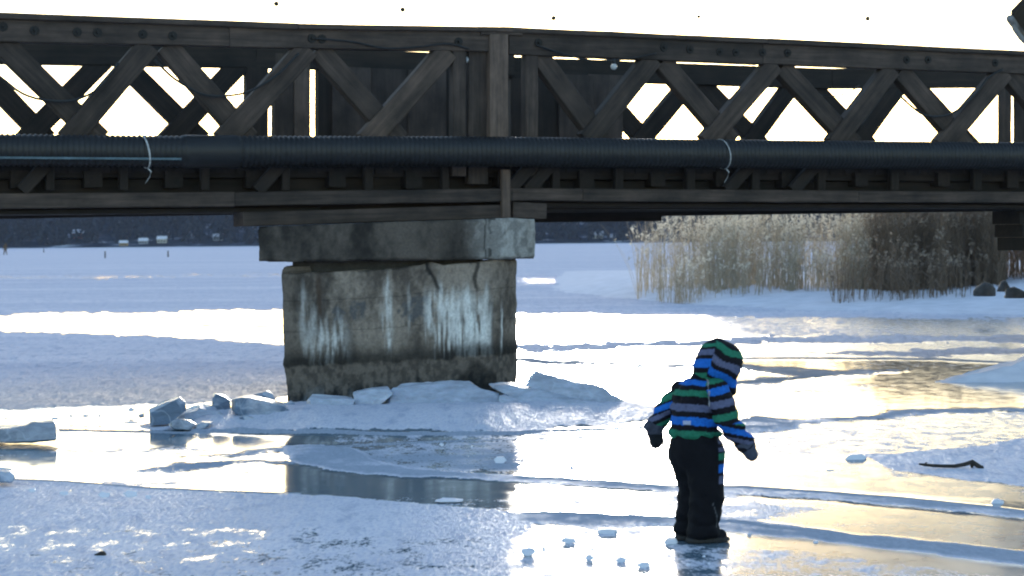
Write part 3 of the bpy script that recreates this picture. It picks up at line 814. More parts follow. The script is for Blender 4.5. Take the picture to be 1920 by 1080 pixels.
st = []; k = 0
nst = int((cum[2] - .05) / .02)
nrm = SEG['L'][2]
for off, rr in ((0.0, .0045), (.016, .0045)):
    pts = []
    for k in range(nst):
        a = math.radians(-33) + off * 5
        pts.append(pipe_at(.02 + k * .02) + (-nrm * math.cos(a) + Vector((0, 0, 1)) * math.sin(a)) * (RP + .004 + .003 * (k % 2)))
    tube('pipe_stripe', pts, rr, M['stripe'], pipe, 5)
for s, px, lab in (('L', 270, 'pale metal strap round the pipe near the smooth coupling sleeve'), ('R', 1353, 'thin pale tie round the pipe on the span toward the reeds')):
    p, t, n = SEG[s]; c = B(s, px, 284 if s == 'L' else 289, PO); V, Fs = [], []
    r = RP + .016; w = .016 if s == 'L' else .010
    root = empty('pipe_strap', c); tag(root, lab, 'strap', 'straps holding the pipe')
    m_ = 40; co = []
    for k in range(m_):
        an = 2 * math.pi * k / m_
        q = c + (-n * math.cos(an) + Vector((0, 0, 1)) * math.sin(an)) * r + t * (.03 * math.cos(an * 1 + 1.2))
        co.append(q - t * w / 2); co.append(q + t * w / 2)
    me = bpy.data.meshes.new('band')
    me.from_pydata([tuple(v) for v in co], [], [(2 * k, 2 * k + 1, (2 * k + 3) % (2 * m_), (2 * k + 2) % (2 * m_)) for k in range(m_)]); me.update()
    o = link('band', me, M['strap'], root); md = o.modifiers.new('thick', 'SOLIDIFY'); md.thickness = .004
    q = c + Vector((0, 0, -r)) - n * .06
    tube('loose_end', [q + t * .02, q + t * .05 + Vector((0, 0, -.03)), q + t * .035 + Vector((0, 0, -.08)), q + t * -.005 + Vector((0, 0, -.14))], [.008, .008, .006, .003], M['strap'], root, 5)

# ------------------------------------------------------------------ cables and bulbs on the bridge
def cable(name, s, pts, off, label, r=.013, group='cables hanging along the bridge'):
    P = [B(s, x, y, off) for x, y in pts]; out = []
    for i in range(len(P) - 1):
        p0, p1, p2, p3 = P[max(i - 1, 0)], P[i], P[i + 1], P[min(i + 2, len(P) - 1)]
        for k in range(6):
            u = k / 6
            out.append(0.5 * ((2 * p1) + (p2 - p0) * u + (2 * p0 - 5 * p1 + 4 * p2 - p3) * u * u + (3 * p1 - p0 - 3 * p2 + p3) * u ** 3))
    out.append(P[-1])
    return tag(tube(name, out, r, M['black'], None, 6), label, 'cable', group)
cable('hanging_cable', 'L', [(-70, 92), (0, 144), (40, 174), (80, 187), (130, 189), (165, 178), (190, 160), (222, 118)], -.03, 'black cable sagging across the crossed timbers at the far end from the joint')
cable('hanging_cable', 'L', [(290, 112), (320, 142), (350, 162), (385, 178), (430, 179), (470, 170), (520, 140), (560, 100)], -.03, 'black cable sagging between the diagonals beside the pale far post')
cable('hanging_cable', 'R', [(1690, 182), (1712, 202), (1735, 216), (1770, 217), (1800, 203), (1832, 172), (1852, 146), (1880, 130)], -.03, 'black cable sagging below the chord toward the far abutment')
cable('hanging_cable', 'R', [(1005, 84), (1040, 96), (1100, 112), (1150, 113), (1190, 108), (1230, 100)], -.03, 'light string cable under the top chord carrying a round bulb', .010)
cable('hanging_cable', 'R', [(1530, 176), (1560, 180), (1590, 174), (1612, 160)], .5, 'thin cable glinting in the gap behind the crossed diagonals', .008)
cable('hanging_cable', 'L', [(590, 72), (660, 78), (720, 90), (780, 88), (840, 82), (880, 92)], -.03, 'cable looping along the top chord beside the joint posts', .010)
def bulb(s, px, py, off, label):
    c = B(s, px, py, off); root = empty('string_light_bulb', c); tag(root, label, 'light bulb', 'bulbs of the string light')
    bm = bmesh.new(); bmesh.ops.create_uvsphere(bm, u_segments=16, v_segments=10, radius=.034, matrix=Matrix.Translation(c))
    me = bpy.data.meshes.new('globe'); bm.to_mesh(me); bm.free(); link('globe', me, M['bulb'], root)
    for p in me.polygons: p.use_smooth = True
    tube('socket', [c + Vector((0, 0, .03)), c + Vector((0, 0, .085))], [.02, .017], M['black'], root, 10)
bulb('R', 1151, 125, -.03, 'round frosted bulb hanging under the top chord beside a diagonal')
bulb('L', 876, 112, .1, 'round frosted bulb tucked between the joint posts')

# overhead wire with small dark balls
wp_ = [at_y(x, y, yy) for x, y, yy in [(-900, -90, 22.5), (-300, -45, 23), (200, -12, 23.6), (518, 5, 24), (755, 16, 24.4), (1038, 32, 25), (1310, 29.5, 25.6), (1627, 33, 26.4), (1890, 38, 27.6)]]
wire = empty('overhead_wire', wp_[4]); tag(wire, 'thin wire with small dark balls strung high above the bridge', 'wire')
tube('wire', wp_, .0009, M['black'], wire, 5)
for k in range(3, 8):
    bm = bmesh.new(); bmesh.ops.create_uvsphere(bm, u_segments=12, v_segments=8, radius=.030 if k != 6 else .022, matrix=Matrix.Translation(wp_[k] - Vector((0, 0, .012))))
    me = bpy.data.meshes.new('marker_ball'); bm.to_mesh(me); bm.free(); link('marker_ball', me, M['black'], wire)

# ------------------------------------------------------------------ concrete pier
def block_rings(name, corners, zb, zt, mat, parent, colf, nz, res=.014, rough=.012, prof=None, seed=0, topf=None):
    """corners: plan polygon (counter-clockwise seen from above, starting front-left -> front-right...). Dense skin with relief and vertex colour."""
    pts, us = [], []
    n = len(corners); tot = 0
    for i in range(n):
        a = Vector(corners[i]); b = Vector(corners[(i + 1) % n]); L = (b - a).length
        k = max(2, int(L / (res if i < n - 2 else .08)))
        for j in range(k):
            pts.append(a.lerp(b, j / k)); us.append(tot + L * j / k)
        tot += L
    P = np.array([(p.x, p.y) for p in pts]); U = np.array(us); m = len(P)
    T = np.roll(P, -1, 0) - np.roll(P, 1, 0); T /= np.linalg.norm(T, axis=1)[:, None]
    N = np.stack([T[:, 1], -T[:, 0]], 1)
    cen = P.mean(0)
    V = np.zeros((nz, m, 3)); COL = np.zeros((nz, m, 3))
    h = np.linspace(0, 1, nz)
    for i in range(nz):
        top = zt + (topf(U) if topf is not None else 0)
        Zr = zb + (top - zb) * h[i]
        q = P + 0.0
        if prof is not None:
            q = cen + (q - cen) * prof(h[i])[None, :] if hasattr(prof(h[i]), 'shape') else cen + (q - cen) * prof(h[i])
        dsp = rough * (fbm(U * 5 + seed, Zr * 5, s=seed + 2, o=5) - .5) * 2 + rough * 1.3 * np.minimum(0, fbm(U * 2.2, Zr * 2.2, s=seed + 40, o=4) - .42) * 6
        V[i, :, :2] = q + N * dsp[:, None]; V[i, :, 2] = Zr + rough * .5 * (fbm(U * 7, Zr * 7, s=seed + 11) - .5)
        he = min(h[i], 1 - h[i]) * (zt - zb)                       # worn, chipped arrises
        wear = max(0.0, 1 - he / .03) ** 2 * .02 * (0.3 + 2.2 * sstep(.42, .7, fbm(U * 6, Zr * 0 + i // (nz // 2), s=seed + 21, o=4)))
        V[i, :, :2] -= N * wear[:, None] if hasattr(wear, 'shape') else N * wear
        if i == 0: V[i, :, 2] += .035 * sstep(.5, .75, fbm(U * 4, np.zeros_like(U), s=seed + 31, o=4))
        COL[i] = colf(U, h[i], Zr)
    v = V.reshape(-1, 3); f = grid_faces(nz, m, True)
    f = f[:, ::-1] if False else f
    vt = np.vstack([v, [[cen[0], cen[1], float(np.mean(v[-m:, 2]))]], [[cen[0], cen[1], zb]]])
    base = (nz - 1) * m; a = np.arange(m); b = (a + 1) % m
    cap = np.stack([base + a, base + b, np.full(m, len(v)), np.full(m, len(v))], 1)
    tri_t = np.stack([base + a, base + b, np.full(m, len(v))], 1); tri_b = np.stack([b, a, np.full(m, len(v) + 1)], 1)
    q1 = f[:, [0, 1, 2]]; q2 = f[:, [0, 2, 3]]
    me = mesh_np(name, vt, np.vstack([q1, q2, tri_t, tri_b]))
    col = np.vstack([COL.reshape(-1, 3), [[.1, .1, .1]], [[.05, .05, .05]]])
    attr_c(me, 'col', col)
    return link(name, me, mat, parent)
def lerp3(a, b, t): return np.asarray(a)[None, :] * (1 - t)[:, None] + np.asarray(b)[None, :] * t[:, None]
def streak(U, hh, u0, w, h0, h1, s):
    """ragged vertical run of lime or wet between heights h0<h1 (fractions) centred at u0"""
    e = fbm(U * 30, np.full(U.shape, hh * 2.0), s=s, o=3) - .5
    low = h0 + .16 * (fbm(U * 18, np.zeros_like(U), s=s + 5, o=3) - .5)
    tip = h1 + .2 * (fbm(U * 14, np.zeros_like(U), s=s + 7, o=3) - .5)
    low = low + .3 * (fbm(U * 40, np.zeros_like(U), s=s + 8, o=2) - .5)
    g = fbm(U * 34, np.full(U.shape, hh * 5), s=s + 9, o=5) * .6 + fbm(U * 20, np.full(U.shape, hh * 14), s=s + 19, o=4) * .4
    return sstep(1.4, .3, np.abs(U - u0 + e * .05) / w) * sstep(low - .02, low + .08, np.full(U.shape, hh)) * sstep(tip + .06, tip - .10, np.full(U.shape, hh)) * sstep(.32, .62, g)
pier = empty('concrete_pier', B('L', 755, 740, .5)); pier.location.z = 0; pier.matrix_world = Matrix.Translation(pier.location)
tag(pier, 'weathered concrete bridge pier with lime streaks and a broken top edge', 'pier')
fl = B('L', 527, 500, -.06); fr_ = B('L', 934, 500, -.06)
side_dir = Vector((-.02, 1, 0)).normalized()
frc = at_y(970, 500, fr_.y + .30)
corners = [(fl.x, fl.y), (fr_.x, fr_.y), (frc.x, frc.y), (frc.x - .12, frc.y + 2.6), (fl.x - .1, fl.y + 2.9)]
ztop = B('L', 755, 498, -.06).z
FW = (Vector(corners[1]) - Vector(corners[0])).length
def pier_col(U, h, Z):
    hh = np.full(U.shape, h)
    n = fbm(U * 5.0, Z * 1.6, s=61, o=5); nf = fbm(U * 26, Z * 18, s=71, o=4)
    c = lerp3((.095, .074, .060), (.33, .265, .215), sstep(.30, .68, n * .7 + nf * .3))
    # darker in ragged patches toward the left
    falloff = sstep(.55, .0, U / FW) * .45
    c = c * (1 - falloff[:, None] * sstep(.35, .6, fbm(U * 2, Z * 1.2, s=90, o=4))[:, None])
    # patches of patched bluish render
    for (u0, h0, ru, rh) in [(.615, .72, .075, .08), (.34, .74, .04, .06), (.25, .73, .03, .05)]:
        d = ((U / FW - u0) / ru) ** 2 + ((h - h0) / rh) ** 2 + (nf - .5) * 2.2
        a_ = (sstep(1.3, .6, d) * (.35 + .8 * sstep(.35, .6, fbm(U * 22, Z * 22, s=63, o=3))))[:, None].clip(0, .85); c = c * (1 - a_) + np.array((.10, .098, .102))[None] * a_
    for hl in (.62, .82):       # shuttering board joints
        c = c * (1 - .35 * sstep(.006, .002, np.abs(hh - hl + .006 * (nf - .5))))[:, None]
    # lime runs
    for k, (u0, w, h0, h1, g) in enumerate([(.205, .085, .40, .70, .8), (.12, .05, .55, .86, .45), (.475, .016, .42, .95, .8), (.47, .03, .6, .8, .5), (.70, .05, .5, .85, .8), (.755, .04, .52, .82, .9), (.83, .055, .42, .80, 1.0),
                                            (.885, .07, .34, .82, 1.1), (.93, .045, .34, .7, 1.0), (.79, .02, .45, .84, .7), (1.03, .01, .42, .72, .8), (.67, .015, .55, .66, .9), (.58, .012, .7, .95, .3)]):
        s_ = np.clip(streak(U, h, u0 * FW, w * FW, h0, h1, 100 + k * 13) * g, 0, 1)
        c = c * (1 - s_[:, None]) + np.array((.82, .79, .76))[None] * s_[:, None] * 1.0
    # rust run
    s_ = np.clip(streak(U, h, .165 * FW, .012 * FW, .6, .98, 300), 0, 1) * .8
    c = c * (1 - s_[:, None]) + np.array((.07, .04, .025))[None] * s_[:, None]
    # cracks near the broken top right
    ck = np.abs(U / FW - (.665 + .10 * np.maximum(0, (.97 - hh)) * 4 + .02 * (nf - .5))) * 60
    s_ = sstep(1.2, .3, ck) * sstep(.80, .86, hh); c *= (1 - .85 * s_)[:, None]
    ck = np.abs(U / FW - (.895 - .03 * np.sin(hh * 30) * .3 + .015 * (nf - .5))) * 80
    s_ = sstep(1.3, .3, ck) * sstep(.80, .84, hh); c *= (1 - .8 * s_)[:, None]
    # tide marks: black algae above a lighter crusted band, black foot
    e = (fbm(U * 6, np.zeros_like(U), s=140, o=4) - .5)
    line = .40 + .05 * e; foot = .19 + .22 * e + .10 * (fbm(U * 20, Z * 3, s=144, o=3) - .5)
    blk = sstep(line + .12 + .18 * (nf - .4), line + .02, hh) * sstep(line - .03, line, hh)
    c = c * (1 - .8 * blk)[:, None]
    band = sstep(line + .005, line - .02, hh)
    crust = lerp3((.085, .068, .057), (.165, .132, .110), sstep(.35, .65, nf))
    c = c * (1 - band)[:, None] + crust * band[:, None]
    ft = sstep(foot + .07, foot - .03, hh + .12 * (nf - .5))
    c = c * (1 - ft)[:, None] + lerp3((.014, .012, .011), (.042, .036, .032), sstep(.35, .75, nf)) * ft[:, None]
    tri = sstep(.0, .05, (.40 - np.abs(U / FW - .90) * 1.1) - hh) * (U / FW < 1.0)
    c = c * (1 - .7 * tri * band)[:, None]
    wh = sstep(.62, .72, fbm(U * 9, Z * 4, s=171, o=4)) * sstep(.3, .1, hh) * .6
    c = c * (1 - wh)[:, None] + np.array((.28, .29, .31))[None] * wh[:, None]
    return np.clip(c, .008, .8)
def pier_top(U):
    u = U / FW
    base = np.interp(u, [0, .05, .3, .5, .62, .68, .74, .86, 1.0, 1.15, 3], [-.055, -.06, -.05, -.03, .0, .03, -.005, .02, .045, .055, .0])
    return base + .02 * (fbm(U * 9, np.zeros_like(U), s=33, o=4) - .5)
block_rings('pier_body', corners, -.25, ztop, M['concrete'], pier, pier_col, 150, prof=lambda h: float(np.interp(h, [0, .26, .38, .41, .46, 1], [.975, .975, .985, .995, .985, 1.0])), seed=3, rough=.014, topf=pier_top)
# recessed neck and cap
nl = B('L', 548, 495, .10); nr = B('L', 900, 495, .10)
recess_shade_c = lambda U, h, Z: lerp3((.03, .027, .025), (.075, .068, .062), fbm(U * 6, Z * 6, s=200, o=4))  # shade of the recess below the cap put into the neck colour
block_rings('neck', [(nl.x, nl.y), (nr.x, nr.y), (nr.x, nr.y + 2.2), (nl.x, nl.y + 2.4)], ztop - .15, B('L', 755, 485, .1).z + .03, M['concrete'], pier, recess_shade_c, 14, res=.03, seed=9)
cl = B('L', 485, 460, -.14); cr = B('L', 958, 450, -.14); crc = at_y(1003, 450, cr.y + .22)
CW = (Vector((cl.x, cl.y)) - Vector((cr.x, cr.y))).length
def cap_col(U, h, Z):
    n = fbm(U * 4, Z * 1.2, s=211, o=5); nf = fbm(U * 16, Z * 12, s=215, o=4)
    c = lerp3((.020, .0155, .013), (.115, .092, .076), sstep(.3, .7, n * .7 + nf * .3))
    r = sstep(.78, 1.0, U / CW + .1 * (n - .5)) * (U < CW * 1.4)
    c = c * (1 - r)[:, None] + lerp3((.14, .125, .11), (.38, .36, .34), sstep(.35, .65, n)) * r[:, None]
    ch = sstep(.62, .8, U / CW) * sstep(.45, .6, nf)
    c *= (1 - .35 * ch)[:, None]
    s_ = sstep(.012, .004, np.abs(U - CW * .895 + .03 * (nf - .5))) * .7 + sstep(.55, .4, nf) * sstep(.02, .0, np.abs(U / CW - .93) - .015) * .8
    return np.clip(c * (1 - np.clip(s_, 0, .9))[:, None], .01, .6)
zb_ = B('L', 720, 489, -.14).z; zt_ = B('L', 720, 418, -.14).z
cap = block_rings('pier_cap', [(cl.x, cl.y), (cr.x, cr.y), (crc.x, crc.y), (crc.x - .1, crc.y + 3.0), (cl.x - .12, cl.y + 3.1)], zb_, zt_, M['concrete'], pier, cap_col, 34, seed=17, rough=.016,
            topf=lambda U: np.interp(U / CW, [0, 1, 1.15, 2.4, 3.6], [-.03, .045, .03, .02, -.03]))

# far abutment at the right-hand end of the span
ab = empty('bridge_abutment', B('R', 2000, 560, .5)); ab.location.z = 0; ab.matrix_world = Matrix.Translation(ab.location)
tag(ab, 'dark timber crib abutment under the end of the bridge beside the reeds', 'abutment')
for k in range(3):
    hbeam('crib_timber', 'R', 1912 + k * 5, 396 + k * 25, 419 + k * 25, 2450, 396 + k * 25, 419 + k * 25, .5, .35 + .004 * k, wk, parent=ab)
hbeam('crib_timber', 'R', 2150, 472, 700, 2450, 472, 700, 1.4, .5, wk, parent=ab)

# ------------------------------------------------------------------ broken ice
def chunk(name, outline, ybase, thick, mat, label, cat='ice block', lean=0.0, z0=0.0, bev=.009, seed=0, rough=.012, D=None, group=None, shrink=.9, cuts=6):
    """block whose front outline is given in photo pixels; stands at the depth of its contact row; lean pushes higher points back"""
    Dd = D or ground(960, ybase + 0 * z0, z0).y
    fr0 = []
    for (x, y) in outline:
        fr0.append(at_y(x, y, Dd + lean * max(0, ybase - y) / F * Dd))
    cx = sum((p for p in fr0), Vector()) / len(fr0)
    bm = bmesh.new(); R = random.Random(seed)
    f = [bm.verts.new(p) for p in fr0]
    dirb = Vector((cx.x, cx.y, 0)).normalized()
    bk = [bm.verts.new(Vector((cx.x + (p.x - cx.x) * shrink, p.y, p.z * (.97 if p.z > cx.z else 1.0))) + dirb * thick * R.uniform(.85, 1.1)) for p in fr0]
    n = len(f)
    bm.faces.new(f); bm.faces.new(bk[::-1])
    for i in range(n): bm.faces.new((f[i], bk[i], bk[(i + 1) % n], f[(i + 1) % n]))
    bmesh.ops.recalc_face_normals(bm, faces=bm.faces)
    for _ in range(cuts):       # chipped corners
        d_ = Vector((R.gauss(0, 1), R.gauss(-.4, .8), abs(R.gauss(.3, .8)))).normalized()
        pr = [v.co.dot(d_) for v in bm.verts]
        if len(pr) < 5: break
        lim = max(pr) - (max(pr) - min(pr)) * R.uniform(.03, .11)
        res = bmesh.ops.bisect_plane(bm, geom=list(bm.verts) + list(bm.edges) + list(bm.faces), plane_co=d_ * lim, plane_no=d_, clear_outer=True)
        ce = [e for e in res['geom_cut'] if isinstance(e, bmesh.types.BMEdge)]
        bmesh.ops.holes_fill(bm, edges=[e for e in bm.edges if e.is_boundary], sides=0)
    bmesh.ops.recalc_face_normals(bm, faces=bm.faces)
    bmesh.ops.bevel(bm, geom=list(bm.edges), offset=bev, segments=1, affect='EDGES', clamp_overlap=True)
    bmesh.ops.triangulate(bm, faces=[q for q in bm.faces if len(q.verts) > 4])
    for _ in range(3):
        ln = [e for e in bm.edges if e.calc_length() > .07]
        if not ln or len(bm.verts) > 6000: break
        bmesh.ops.subdivide_edges(bm, edges=ln, cuts=1, use_grid_fill=False)
        bmesh.ops.triangulate(bm, faces=[q for q in bm.faces if len(q.verts) > 4])
    bm.normal_update()
    co = np.array([v.co[:] for v in bm.verts])
    nn = fbm(co[:, 0] * 7, co[:, 1] * 7, co[:, 2] * 7, s=seed, o=4) - .5
    n3 = np.abs(fbm(co[:, 0] * 2.6, co[:, 1] * 2.6, co[:, 2] * 2.6, s=seed + 5, o=3) - .5)
    for v, k, k3 in zip(bm.verts, nn, n3): v.co += v.normal * (float(k) * rough * 2 - float(k3) * rough * 2.5)
    me = bpy.data.meshes.new(name)
    loc = Vector((cx.x, Dd, 0))
    bmesh.ops.translate(bm, verts=bm.verts, vec=-loc)
    bm.to_mesh(me); bm.free()
    for p in me.polygons: p.use_smooth = True
    me.set_sharp_from_angle(angle=math.radians(26))
    o = link(name, me, M[mat], None, Matrix.Translation(loc))
    return tag(o, label, cat, group)
z4 = lambda pts: [(240 + x / 4.8, 720 + y / 4.8) for x, y in pts]
z5 = lambda pts: [(640 + x / 3.2, 680 + y / 3.2) for x, y in pts]
chunk('ice_block', z4([(185, 235), (330, 170), (470, 120), (520, 165), (535, 240), (460, 290), (385, 360), (200, 372), (195, 280)]), 797, .35, 'iceblock', 'big squarish bluish ice block standing apart left of the pier', lean=.15, seed=1)
chunk('ice_block', z4([(770, 90), (870, 112), (930, 150), (935, 250), (870, 262), (750, 200)]), 776, .3, 'iceblock', 'small upright ice block with a pointed corner against the long slab', seed=2, lean=.1, z0=.04)
chunk('ice_block', z4([(925, 140), (1030, 122), (1110, 128), (1250, 155), (1400, 192), (1510, 275), (1380, 310), (1150, 305), (1030, 300), (905, 245)]), 783, .45, 'iceblock', 'long tapering bluish ice slab lying toward the pier foot', lean=.5, seed=3, z0=.04)
chunk('ice_block', z4([(1090, 130), (1130, 95), (1190, 66), (1240, 55), (1300, 85), (1340, 145), (1360, 250), (1100, 250)]), 772, .3, 'iceblock', 'rounded pale ice hump showing behind the long slab', seed=4, bev=.035)
chunk('ice_rubble', z4([(380, 310), (480, 265), (610, 225), (640, 192), (670, 200), (720, 215), (810, 222), (860, 285), (1000, 320), (900, 350), (600, 345), (420, 335)]), 792, .4, 'slab', 'snowy heap of crushed ice between the blocks', 'ice rubble', lean=1.6, seed=5, rough=.03)
chunk('ice_rubble', z4([(350, 372), (420, 335), (560, 332), (630, 372), (560, 412), (420, 412)]), 806, .25, 'iceblock_dark', 'dark wet lump of ice at the pool edge', 'ice rubble', lean=.8, seed=6, rough=.03)
chunk('ice_rubble', z4([(595, 400), (660, 345), (765, 352), (730, 385), (640, 408)]), 805, .2, 'iceblock', 'small tilted ice shard beside the dark wet lump', 'ice rubble', lean=.8, seed=7)
chunk('ice_rubble', z4([(1000, 300), (1060, 285), (1150, 310), (1195, 332), (1160, 366), (1020, 358)]), 797, .25, 'iceblock', 'flat bluish shard in front of the long slab', 'ice rubble', lean=.8, seed=8)
chunk('ice_rubble', z4([(1370, 250), (1400, 175), (1470, 150), (1510, 180), (1520, 270)]), 776, .2, 'slab', 'broken ice piece touching the corner of the pier', 'ice rubble', seed=9)
chunk('ice_rubble', z4([(80, 285), (145, 260), (152, 300), (110, 312)]), 785, .12, 'iceblock', 'fist-sized ice piece beside the big squarish block', 'ice rubble', seed=10, bev=.01)
chunk('ice_slab', z5([(-215, 235), (-190, 205), (80, 222), (70, 275), (-60, 305), (-210, 292)]), 772, .4, 'slab', 'low ice slab at the dark foot of the pier', 'ice slab', lean=2.0, seed=11, z0=.05)
chunk('ice_slab', z5([(65, 182), (180, 160), (290, 153), (315, 190), (230, 260), (90, 295), (75, 240)]), 770, .35, 'slab', 'tilted square ice slab next to the widest slab', 'ice slab', lean=1.8, seed=12, z0=.05)
chunk('ice_slab', z5([(175, 258), (315, 150), (480, 132), (660, 118), (775, 115), (860, 165), (950, 192), (955, 295), (650, 275), (440, 262)]), 769, .5, 'slab', 'widest snow-crusted ice slab leaning on the pier', 'ice slab', lean=2.8, seed=13, z0=.05, rough=.025)
chunk('ice_slab', z5([(945, 190), (1050, 205), (1100, 255), (1130, 302), (950, 304)]), 772, .35, 'slab', 'small wedge of ice split off the widest slab by a crack', 'ice slab', lean=2.6, seed=14, z0=.05)
chunk('ice_slab', z5([(860, 142), (910, 135), (1000, 132), (1200, 162), (1330, 190), (1480, 245), (1400, 280), (1200, 296), (1100, 298), (1035, 215)]), 771, .5, 'slab', 'overlapping ice slab between the crack and the upturned slab', 'ice slab', lean=2.8, seed=15, z0=.05, rough=.02)
chunk('ice_slab', z5([(1098, 140), (1120, 85), (1165, 45), (1300, 88), (1450, 118), (1585, 152), (1625, 195), (1790, 268), (1640, 290), (1480, 262), (1200, 185)]), 767, .3, 'iceblock', 'upturned ice slab with a raised corner beside the pier', 'ice slab', lean=1.5, seed=16, z0=.04, rough=.02)
chunk('snowy_floe', [(1730, 722), (1765, 714), (1820, 702), (1870, 690), (1900, 684), (1912, 677), (1960, 668), (2080, 664), (2150, 700), (2150, 730), (1920, 728)], 727, .9, 'snow', 'snow-covered ice heap at the edge of the dark water', 'ice heap', lean=2.6, seed=20, rough=.03, bev=.03)
chunk('ice_floe', [(-60, 808), (20, 805), (50, 802), (62, 795), (104, 793), (109, 808), (122, 822), (60, 828), (-60, 832)], 828, .5, 'iceblock_dark', 'flat grey ice floe lying in the bright pool', 'ice floe', lean=.8, seed=21, rough=.02)
chunk('ice_floe', [(-40, 886), (0, 884), (22, 886), (31, 896), (26, 905), (-40, 910)], 907, .3, 'slab', 'rounded white lump of ice beside the flat foreground snow', 'ice floe', lean=.6, seed=22, bev=.03)
small = [(938, 863, 26, 14, 'pale square ice chip lying on the bluish crescent'), (828, 834, 12, 7, 'tiny ice chip near the upper rim of the crescent'), (842, 940, 58, 6, 'flat white ice flake in the dark reflection of the pier'),
         (990, 1036, 30, 15, 'rounded ice lump on the bright foreground ice'), (1165, 1051, 22, 11, None), (1208, 1061, 28, 11, None), (1105, 1046, 18, 12, None),
         (1066, 1014, 32, 12, None), (1140, 998, 44, 11, None), (1555, 885, 26, 9, None), (1585, 892, 9, 5, None), (1605, 860, 48, 16, 'wedge-shaped ice shard beside the patch of snow with the branch'), (1870, 944, 28, 18, 'white ice lump resting on the grey seam'),
         (1442, 830, 8, 9, None), (1258, 1016, 30, 15, 'ice lump beside the heels of the child'), (1072, 876, 9, 7, None), (885, 838, 5, 5, None), (878, 856, 5, 4, None), (1168, 902, 5, 9, None),
         (103, 785, 16, 6, None), (160, 780, 18, 7, None), (133, 780, 11, 5, None), (187, 780, 6, 7, None), (246, 768, 16, 9, None), (243, 793, 36, 4, None), (11, 785, 6, 7, None), (1530, 1020, 14, 8, None), (1405, 1005, 12, 10, None), (1560, 1000, 10, 6, None), (1345, 1020, 9, 5, None), (1590, 930, 6, 5, None),
         (1575, 1072, 10, 9, None), (1643, 1078, 9, 8, None), (1720, 1050, 14, 7, None), (1475, 1052, 9, 6, None), (1290, 1060, 8, 6, None), (1330, 1058, 9, 8, None), (1320, 1045, 6, 6, None), (1240, 960, 6, 4, None), (120, 925, 22, 10, None), (195, 928, 26, 12, None), (245, 926, 28, 13, None), (278, 932, 14, 8, None), (60, 920, 16, 8, None), (1110, 1030, 8, 6, None), (1020, 1030, 8, 16, None)]
def chip_label(x, y):
    if y < 800 and x < 300: return 'tiny ice piece on the bright strip behind the pool'
    if y > 900 and x < 300: return 'small ice lump along the snowy rim of the bright pool'
    if y > 990 and x < 1240: return 'ice lump on the glaring ice between pier reflection and child'
    if y > 990 and x < 1480: return 'small ice chip beside the boots of the child'
    if y > 990: return 'small ice chip on the bright ice past the toes of the child'
    if 1540 < x < 1600: return 'small ice chip near the wedge-shaped shard'
    return 'tiny ice crumb on the smooth ice between the pier mound and the child'
for k, (x, y, w, h, lab) in enumerate(small):
    zc = .03 if (y > 900 and x < 300) else 0.0
    R = random.Random(50 + k); n = R.choice((5, 6, 7)); o = []
    for j in range(n):
        a = math.pi - 2 * math.pi * j / n + R.uniform(-.25, .25)
        o.append((x + math.cos(a) * w / 2 * R.uniform(.85, 1.05), y + (math.sin(a) if h < 6 else max(-.9, math.sin(a) * 1.0)) * h / 2))
    tag(chunk('ice_chip', o, y + h / 2, max(.04, w * .0022), 'chip', lab or chip_label(x, y), 'ice chip', z0=zc, seed=60 + k, bev=.004, lean=.7, rough=.008, cuts=2), group='loose ice chips on the lake')

# branch and bark scrap
br = empty('fallen_branch', ground(1785, 878)); tag(br, 'dark forked branch lying on the patch of snow', 'branch')
def gp(px, py, z): 
    g = ground(px, py + 0, 0); return Vector((g.x, g.y, z))
b0 = 15.6
bp = lambda px, py: at_y(px, py, ground(1785, 879).y)
tube('stem', [bp(1723, 870), bp(1733, 871.5), bp(1748, 873), bp(1770, 874), bp(1790, 874), bp(1808, 871), bp(1824, 866), bp(1830, 871), bp(1838, 876), bp(1843, 880)], [.006, .010, .011, .011, .012, .014, .016, .016, .016, .011], M['bark'], br, 7)
tube('twig', [bp(1826, 868), bp(1822, 874), bp(1823, 882)], [.014, .013, .009], M['bark'], br, 6)
tube('twig', [bp(1734, 871), bp(1736, 868), bp(1739, 867)], [.006, .005, .002], M['bark'], br, 6)
tube('twig', [bp(1840, 878), bp(1843, 874), bp(1844, 877)], [.008, .007, .004], M['bark'], br, 6)
tag(tube('bark_scrap', [at_y(x, y, ground(188, 1042).y) for x, y in ((177, 1041), (184, 1040), (190, 1038.5), (194, 1039), (198, 1041.5))], [.004, .010, .014, .016, .008], M['bark'], None, 7), 'small black scrap of bark on the foreground snow', 'bark')

# small figures and stakes far out on the ice
def stake(px, ytop, ybot, label):
    g = ground(px, ybot); t = at_y(px, ytop, g.y)
    tag(tube('ice_stake', [g - Vector((0, 0, .2)), t], [.10, .07], M['bark'], None, 6), label, 'stake', 'stakes marking a track on the ice')
for px, a, b in ((82, 466, 473.5), (197, 471, 484), (315, 470, 482)):
    stake(px, a, b, 'thin dark stake standing far out on the snowy lake ice')
g = ground(10, 478)

